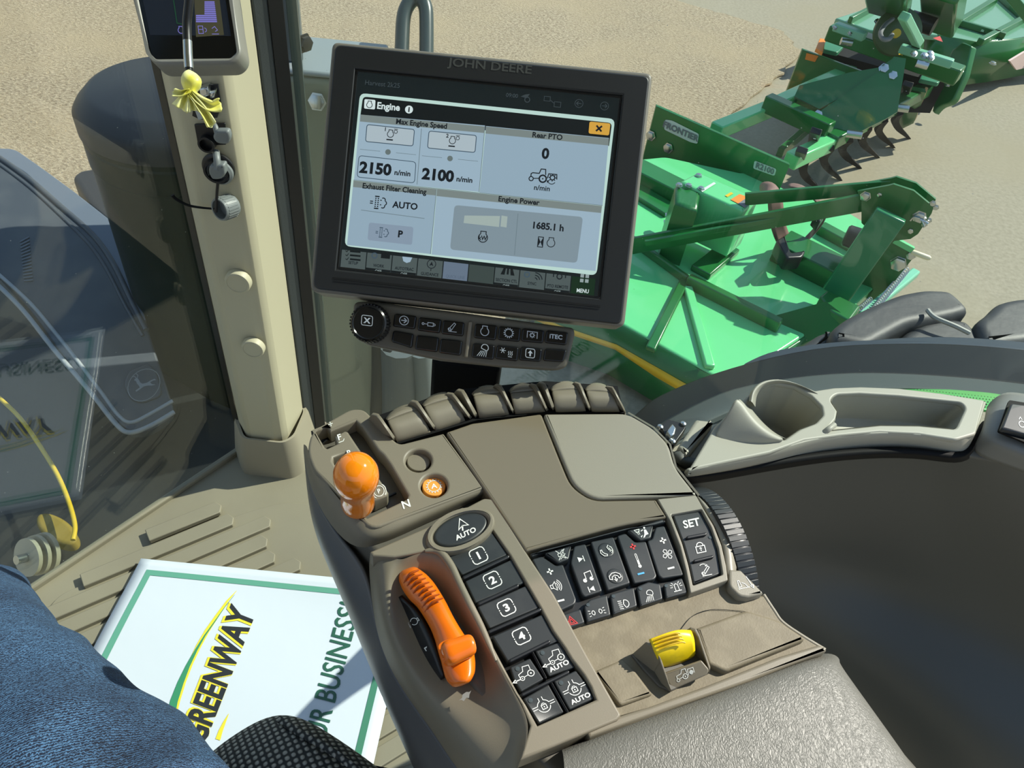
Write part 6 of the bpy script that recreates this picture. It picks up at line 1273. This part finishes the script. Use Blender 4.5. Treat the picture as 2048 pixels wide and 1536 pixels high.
# hitch head: two parallel plates
hp0 = G(1775, 494, .55); hd = (G(1837, 465, .95) - G(1724, 425, .95)); hd.z = 0; hd.normalize(); hn = Vector((hd.y, -hd.x, 0))
HPn = Plane(G(1780, 440, .92), hn)
head = [(1716, 380), (1777, 369), (1788, 366), (1828, 379), (1868, 412), (1864, 424), (1837, 465), (1822, 475), (1790, 479), (1775, 494), (1724, 443), (1724, 399)]
P3 = [HPn.pt(x, y) for x, y in head]
plate('hitch_plate', P3, .016, green, rc); off = Vector((-hn.x, -hn.y, 0)) * -.0
ofs = hn * (-.09 if hn.y < 0 else .09)
plate('hitch_plate', [p + ofs for p in P3], .016, green, rc)
def on_h(items, mt, c, X=(1, 0), Y=(0, -1), nm='warning_decal', h=.006): art(nm, frame(Plane(HPn.p, HPn.n if HPn.n.y < 0 else -HPn.n), c, X, Y, h), items, mt, rc)
on_h([('p', [(1746, 403), (1766, 411), (1747, 444), (1728, 436)])], tan_stripe, (0, 0), (1, 0), (0, 1)); on_h([('p', [(1748, 408), (1761, 413), (1753, 428), (1740, 422)])], decal_w, (0, 0), (1, 0), (0, 1), h=.008); on_h([('p', [(1738, 425), (1751, 431), (1745, 440), (1733, 434)])], decal_g, (0, 0), (1, 0), (0, 1), h=.008); on_h([('p', [(1749, 411), (1756, 416), (1751, 424), (1746, 418)])], blackm, (0, 0), (1, 0), (0, 1), h=.01)
on_h([('p', [(1784, 386), (1816, 397), (1812, 402), (1786, 393)])], black, (0, 0), (1, 0), (0, 1), nm='slot'); 
hnn = HPn.n if HPn.n.y < 0 else -HPn.n
for c, r_ in (((1732, 390), .022), ((1760, 387), .012), ((1840, 431), .026), ((1822, 459), .014)): bolt('hitch_bolt', HPn.pt(*c) + hnn * .012, hnn, r_, steel, rc)
for pth in (((1823, 434), (1830, 428), (1842, 430)), ((1842, 432), (1852, 436), (1858, 440)), ((1846, 434), (1850, 444), (1848, 447))): tube('linch_pin', [HPn.pt(x, y) + hnn * .04 for x, y in pth], .006, steel, rc, 6)
for x, y in ((1866, 405), (1872, 413), (1858, 439), (1849, 447)): bolt('plate_bolt', HPn.pt(x, y) + hnn * .01, hnn, .012, steel, rc)
# sloping channel in front of the head, lower lift plates
beam('mast_channel', G(1783, 428, 1.0), G(1672, 588, .5), .15, .05, M('lit_brace_green', (34, 116, 76), .3), rc, .008, up=hnn)  # blue-green lit tone of the brace put into its colour
beam('mast_edge', G(1798, 436, .98), G(1688, 596, .48), .02, .06, green, rc, .004, up=hnn)
LP = Plane(G(1780, 540, .55), hn)
plate('lift_plate', [LP.pt(x, y) for x, y in ((1781, 479), (1822, 502), (1826, 514), (1790, 560), (1756, 601), (1728, 590), (1700, 560), (1740, 510))], .02, green, rc)
plate('lift_plate', [G(x, y, z) for x, y, z in ((1781, 479, .72), (1822, 502, .7), (1822, 506, .7), (1781, 484, .72))], .03, green_l, rc)
bolt('lift_pin', LP.pt(1798, 523) + hnn * .012, hnn, .04, steel, rc); bolt('lift_pin', LP.pt(1822, 508) + hnn * .012, hnn, .022, steel, rc)
lathe('pin_tip', LP.pt(1824, 500) + hnn * .02, hd, [(.014, 0), (.014, .09), (.008, .1), (0, .1)], M('cream_pin', (226, 214, 180), .4), rc, 12)
slab('front_bracket', HP(.56), [(1640, 592, 3), (1655, 580, 4), (1722, 612, 3), (1700, 642, 3), (1664, 622)], 0, -.2, green, rc, .01)
beam('front_tube', G(1722, 634, .46), G(1830, 545, .46), .05, .05, M('mint_tube', (120, 190, 160), .3), rc, .01)
for k in range(21):    # chain guard, link by link
    t = k / 20; c = G(1748 + 64 * t, 618 - 76 * t, .50); tube('chain_link', [c + Vector((.016 * math.cos(a), .010 * math.sin(a), .016 * math.sin(a))) for a in [2 * math.pi * j / 8 for j in range(8)]], .0045, steel, rc, 5, cyclic=True, spline=False)
for k in range(7):
    t = k / 6; c = G(1722 + 18 * t, 616 - 16 * t, .50); tube('chain_link', [c + Vector((.012 * math.cos(a), .008 * math.sin(a), .012 * math.sin(a))) for a in [2 * math.pi * j / 8 for j in range(8)]], .003, steel, rc, 5, cyclic=True, spline=False)
fp = Plane(G(1600, 660, .42), Vector((-.35, -.75, .55)))
plate('front_plate', [fp.pt(x, y) for x, y in ((1535, 648), (1551, 631), (1652, 603), (1701, 640), (1665, 662), (1600, 690), (1531, 724))], .015, green, rc)
fpn = Plane(fp.p, fp.n if fp.n.z > 0 else -fp.n)
decal('danger_decal', fpn, [(1620, 630), (1636, 636), (1628, 654), (1612, 648)], decal_w, .01, rc); decal('danger_decal', fpn, [(1636, 636), (1670, 650), (1664, 660), (1632, 646)], decal_r, .01, rc); decal('danger_decal', fpn, [(1632, 646), (1664, 660), (1660, 664), (1628, 654)], decal_g, .01, rc)
lathe('shaft_coupler', G(1690, 470, .66), (G(1735, 486, .66) - G(1690, 470, .66)), [(.05, 0), (.06, .01), (.065, .14), (.055, .15), (0, .15)], black, rc, 24)
tube('driveline', [G(1730, 484, .64), G(1800, 520, .62)], .03, black, rc, 14, spline=False)
# strap lying over the deck
sp3 = thing('cargo_strap', 'faded brown webbing strap looped over the nearest green cutter deck', 'strap', G(1580, 480, .5))
def ribbon(nm, path, wpx, mt, par):
    rows = []
    for i, (x, y, z) in enumerate(path):
        a = path[max(0, i - 1)]; b = path[min(len(path) - 1, i + 1)]; d = Vector((b[0] - a[0], b[1] - a[1])).normalized(); n = Vector((-d.y, d.x)) * wpx / 2
        rows.append([G(x + n.x, y + n.y, z), G(x - n.x, y - n.y, z)])
    return grid_mesh(nm, rows, mt, par, sub=2, thick=.006, ang=0)
ribbon('webbing', [(1520, 380, .74), (1540, 374, .85), (1550, 395, .8), (1551, 425, .72), (1556, 455, .6), (1566, 480, .5), (1574, 492, .48)], 30, strap_m, sp3); ribbon('webbing', [(1575, 372, .8), (1600, 372, .82), (1630, 395, .8), (1652, 425, .7), (1645, 445, .64), (1622, 470, .54), (1600, 492, .5)], 9, strap_m, sp3)
tube('strap_loop', [G(1600 + 17 * math.cos(a), 494 + 12 * math.sin(a), .52) for a in [2 * math.pi * k / 12 for k in range(12)]], .009, strap_m, sp3, 6, cyclic=True)
slab('ratchet_buckle', HP(.58), [(1552, 480, 5), (1570, 470, 5), (1582, 505, 5), (1612, 500, 5), (1606, 514, 6), (1574, 516, 6)], 0, -.08, black, sp3, .01)
bk2 = slab('buckle', HP(.78), [(1628, 430, 3), (1650, 412, 3), (1656, 420, 3), (1640, 444, 3)], 0, -.06, black, sp3, .006)

# ---- box scraper with ripper tines
bs = thing('box_scraper', 'green box scraper with six curved ripper tines between the nearest cutter and the tiller', 'box scraper', G(1600, 260, 0))
near_t, near_b = [G(1312, 209, .62), G(1580, 328, .62)], .5
def vplate(nm, pts_top, drop, th, mt, par): 
    a, b = pts_top; return prism(nm, [a, b, b + Vector((.0, th, 0)), a + Vector((0, th, 0))], [p - Vector((0, 0, drop)) for p in (a, b, b + Vector((0, th, 0)), a + Vector((0, th, 0)))], mt, par, .004)
sc_n = (G(1580, 328, .62) - G(1312, 209, .62)); 
pn = vplate('side_plate', (G(1312, 212, .60), G(1580, 330, .60)), .48, .035, green, bs)
SPn = VP(G(1312, 212, .60), G(1580, 330, .60)); SPn = SPn if SPn.n.y < 0 else VP(G(1580, 330, .60), G(1312, 212, .60))
def sdec(pts, mt, h): art('maker_decal', frame(SPn, (0, 0), (1, 0), (0, 1), h), [('l' if False else 'p', [(p.x, p.y) for p in rnd(pts, 4)])], mt, bs)
sdec([(1330, 239), (1344, 241), (1398, 268), (1395, 288), (1380, 284), (1328, 259)], decal_w, .004); art('maker_name', frame(SPn, (1362, 263), (.92, .40), (.25, -.97), .008), [('t', 'FRONTIER', 0, 0, 12, 1.0, .04)], decal_g, bs)
sdec([(1509, 321), (1553, 338), (1549, 352), (1506, 337)], decal_w, .004); art('maker_name', frame(SPn, (1530, 337), (.93, .37), (.25, -.97), .008), [('t', 'R2100', 0, 0, 11, 1.0, .04)], decal_g, bs)
for x, y in ((1337, 296), (1302, 271)): bolt('plate_bolt', SPn.pt(x, y, .005), SPn.n, .03, steel, bs)
fpt = (G(1605, 99, .62), G(1735, 147, .62)); vplate('far_plate', (fpt[0], fpt[1]), .52, .035, green, bs)
decal_pl = VP(fpt[0], fpt[1]); decal_pl = decal_pl if decal_pl.n.y < 0 else VP(fpt[1], fpt[0])
art('warning_decal', frame(decal_pl, (0, 0), (1, 0), (0, 1), .006), [('p', [(1613, 106), (1637, 112), (1630, 124), (1610, 119)])], decal_o, bs)
pr_ = [G(1818, 172, .6), G(1853, 178, .6), G(1828, 240, .15), G(1803, 252, .1), G(1795, 235, .15)]
plate('end_plate', pr_, .03, green, bs); beam('end_plate_edge', G(1852, 178, .6), G(1829, 238, .18), .02, .03, M('copper_edge', (200, 160, 120), .4), bs)
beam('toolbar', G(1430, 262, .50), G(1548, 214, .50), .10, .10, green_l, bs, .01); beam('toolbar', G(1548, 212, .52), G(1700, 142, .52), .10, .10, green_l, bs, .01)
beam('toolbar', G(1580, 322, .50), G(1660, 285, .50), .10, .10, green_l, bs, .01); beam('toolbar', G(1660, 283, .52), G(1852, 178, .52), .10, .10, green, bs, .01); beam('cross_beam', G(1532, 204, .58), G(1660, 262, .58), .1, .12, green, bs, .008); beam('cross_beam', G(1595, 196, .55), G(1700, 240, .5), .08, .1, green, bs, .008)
beam('lower_beam', G(1560, 305, .2), G(1635, 240, .2), .05, .08, green, bs, .006)
hsn = (hn if hn.y < 0 else -hn)
HS = Plane(G(1740, 200, .75), (-.25, -.75, .6))
plate('mast_plate', [HS.pt(x, y) for x, y in ((1786, 116), (1810, 120), (1804, 160), (1797, 200), (1793, 226), (1770, 240), (1705, 272), (1660, 262), (1634, 228), (1690, 190), (1751, 148), (1772, 136))], .03, green, bs)
plate('mast_side', [HS.pt(x, y) + Vector((0, 0, -.02)) for x, y in ((1600, 168), (1700, 142), (1760, 132), (1786, 114), (1788, 122), (1760, 150), (1640, 215), (1590, 190))], .03, green, bs)
HS2 = Plane(HS.p, HS.n if HS.n.z > 0 else -HS.n)
art('warning_decal', frame(HS2, (0, 0), (1, 0), (0, 1), .02), [('p', [(1765, 172), (1780, 176), (1764, 209), (1746, 204)])], decal_o, bs); art('warning_decal', frame(HS2, (0, 0), (1, 0), (0, 1), .022), [('p', [(1766, 181), (1774, 183), (1762, 204), (1753, 201)])], decal_g, bs)
for x, y in ((1768, 138), (1785, 152), (1636, 231)): bolt('mast_bolt', HS2.pt(x, y, .02), HS2.n, .03, steel, bs)
for (x, y) in ((1706, 268), (1801, 216)): lathe('hitch_pin', G(x, y, .6), (1, -.4, .2), [(.028, -.04), (.028, .06), (0, .06)], steel, bs, 14)
tn = [((1622, 300), (1606, 335), (1614, 356), (1638, 376)), ((1662, 296), (1647, 316), (1656, 336), (1682, 359)), ((1700, 280), (1684, 296), (1694, 314), (1721, 335)), ((1738, 256), (1724, 278), (1732, 293), (1757, 314)), ((1770, 240), (1757, 258), (1764, 272), (1788, 294)), ((1800, 226), (1790, 240), (1797, 256), (1819, 276))]
for q0, q1, q2, q3 in tn:
    p = [G(*q0, .5), G(*q1, .32), G(*q2, .16), G(*q3, .0)]
    sm, rr = smooth_path(p, [.022, .028, .022, .006], k=6)
    rows = []
    for i, c in enumerate(sm):
        d = (sm[min(i + 1, len(sm) - 1)] - sm[max(i - 1, 0)]).normalized(); s_ = d.cross(Vector((0, -1, 0))).normalized() ; k2 = d.cross(s_).normalized()
        wv = rr[i]; rows.append([c + s_ * wv + k2 * .018, c + s_ * wv - k2 * .018, c - s_ * wv - k2 * .018, c - s_ * wv + k2 * .018])
    grid_mesh('ripper_tine', rows, blackm, bs, closed_u=True, cap=True, ang=40)
for x, y, z in ((1604, 300, .55), (1632, 262, .6), (1816, 168, .62)): 
    b_ = beam('shank_bracket', G(x, y, z + .1), G(x - 6, y + 22, z - .15), .07, .04, black, bs, .005)
    for k in range(3): bolt('bracket_bolt', G(x - 1 - k * 2.4, y + k * 8, z + .06 - k * .06) + Vector((0, -.03, 0)), (0, -1, .4), .012, steel, bs)

# ---- rotary tiller beyond the scraper
tl = thing('rotary_tiller', 'green rotary tiller with dark rotor housing and round side gearcase beyond the scraper', 'rotary tiller', G(1780, 130, 0))
beam('hood_beam', G(1660, 62, .8), G(1920, 152, .8), .16, .12, green, tl, .012); beam('front_rail', G(1670, 52, .95), G(1730, 74, .95), .08, .06, M('pale_green_rail', (120, 180, 150), .35), tl, .01); beam('front_rail', G(1800, 96, .92), G(1905, 128, .92), .07, .06, bpy.data.materials['pale_green_rail'], tl, .01)
prism('rotor_housing', [G(x, y, .62) for x, y in ((1650, 80), (1700, 78), (1905, 140), (1895, 160), (1850, 158), (1640, 100))], [G(x, y, .62) - Vector((0, 0, .28)) for x, y in ((1650, 80), (1700, 78), (1905, 140), (1895, 160), (1850, 158), (1640, 100))], blackm, tl)
for q_, nm in (([(1650, 82), (1682, 82), (1690, 90), (1676, 105), (1646, 98)], 'skid_shoe'), ([(1852, 138), (1888, 148), (1878, 166), (1840, 158), (1842, 152)], 'skid_shoe')): slab(nm, HP(.66), rnd(q_, 4), 0, -.03, M('teal_green_shoe', (40, 120, 84), .35) if 'teal_green_shoe' not in bpy.data.materials else bpy.data.materials['teal_green_shoe'], tl, .008)
lathe('gearcase', G(1792, 66, .95), (-.1, -.8, .5), [(.17, 0), (.17, .05), (.13, .08), (.05, .09), (0, .09)], M('olive_gearcase', (60, 84, 50), .5), tl, 32); lathe('gearcase_hub', G(1791, 68, 1.02), (-.1, -.8, .5), [(.03, 0), (.03, .03), (0, .03)], tan_stripe, tl, 12)
tube('grey_hose', [G(x, y, 1.08) for x, y in ((1785, 38), (1770, 50), (1761, 66), (1766, 78), (1778, 78), (1784, 70))], .016, decal_g, tl, 10)
beam('lift_link', G(1808, 32, 1.25), G(1836, 86, 1.0), .07, .06, M('mint_link', (130, 196, 160), .3), tl, .01); beam('lift_link', G(1836, 84, 1.0), G(1835, 98, .9), .07, .06, green, tl, .01)
slab('side_drive', Plane(G(1905, 150, .6), (-.8, -.5, .3)), [(1925, 84, 4), (1944, 92, 4), (1930, 150, 6), (1905, 205, 12), (1880, 212, 12), (1868, 226), (1864, 222), (1880, 150), (1904, 100)], 0, -.08, green, tl, .012)
beam('side_rail', G(1922, 138, .7), G(1895, 195, .35), .05, .04, bpy.data.materials['pale_green_rail'], tl, .008)
for (x, y) in ((1672, 55), (1686, 54), (1702, 66), (1713, 64), (1755, 44), (1827, 108), (1848, 112), (1860, 108), (1861, 116), (1920, 142), (1896, 152), (1895, 168)): bolt('frame_bolt', G(x, y, .95 if y < 120 else .72), (0, -.5, 1), .022, steel, tl)
for a_, b_ in (((1682, 82), (1704, 86)), ((1832, 126), (1856, 132))): tube('pin', [G(a_[0], a_[1], .9), G(b_[0], b_[1], .9)], .028, steel, tl, 10, spline=False)
art('warning_decal', frame(HP(.87), (0, 0), (1, 0), (0, 1), 0), [('p', [(1799, 101), (1808, 103), (1805, 112), (1797, 109)])], tan_stripe, tl)
op = slab('reflector', HP(.7), [(1640, 76), (1652, 78), (1646, 104), (1632, 96)], 0, -.03, decal_o, tl, .006)

# ---- far rotary cutter
fc = thing('rotary_cutter', 'farthest green rotary cutter with glaring pale deck, at the top right corner', 'rotary cutter', G(1900, 60, 0), group='rotary cutters parked on the concrete')
FD = .5
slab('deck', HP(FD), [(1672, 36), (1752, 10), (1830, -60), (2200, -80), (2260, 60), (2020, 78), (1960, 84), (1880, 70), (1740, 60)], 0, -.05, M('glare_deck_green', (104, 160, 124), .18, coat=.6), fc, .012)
t_ = [(1862, 60), (1880, 70), (1960, 84), (2020, 78), (2100, 66)]
tp2 = [G(x, y, FD) for x, y in t_]; grid_mesh('side_skirt', [tp2, [p - Vector((0, 0, .42)) for p in tp2]], green, fc, thick=.02, ang=20)
for a_, b_, w_ in (((1900, 40), (2010, 72), .05), ((1890, 62), (1990, 0), .06), ((1960, 84), (2080, 20), .06), ((1990, -20), (2060, 40), .12), ((1752, 12), (1700, 40), .04)): beam('deck_channel', G(*a_, FD + .03), G(*b_, FD + .03), w_, .06, green, fc, .008)
beam('mast', G(1778, 20, 1.0), G(1776, -40, 1.5), .3, .12, green, fc, .02); beam('gearbox_stand', G(1885, 45, .75), G(1890, -30, 1.3), .28, .2, green, fc, .02); tube('driveline', [G(1820, 38, .9), G(1868, 54, .9)], .07, black, fc, 16, spline=False)
beam('boom', G(2010, -20, 1.0), G(2060, 40, .8), .12, .08, green, fc, .01)
art('side_lettering', lambda a, b: G(1932, 86, FD - .08) + (tp2[2] - tp2[1]).normalized() * a * .055 + Vector((-.01, -.04, b * .06)), [('t', 'RC 2072', 0, 0, 1, 1, .02)], tan_stripe, fc)
art('warning_decal', frame(HP(FD + .07), (0, 0), (1, 0), (0, 1), 0), [('p', [(1866, 76), (1880, 72), (1886, 84), (1874, 80)])], decal_r, fc); art('warning_decal', frame(HP(FD + .3), (0, 0), (1, 0), (0, 1), 0), [('p', [(1898, 0), (1906, 0), (1902, 14), (1896, 10)])], decal_o, fc)
for x, y in ((1895, 65), (1965, 62), (1985, 128)): bolt('deck_bolt', G(x, y, FD + .02), (0, 0, 1), .025, steel, fc)
rf = slab('reflective_plate', VP(G(2020, 125, .4), G(2060, 100, .4)), [(2020, 122), (2048, 105), (2080, 90), (2075, 130), (2033, 140)], 0, -.02, M('pale_pink_reflector', (220, 190, 185), .4), fc, 0)
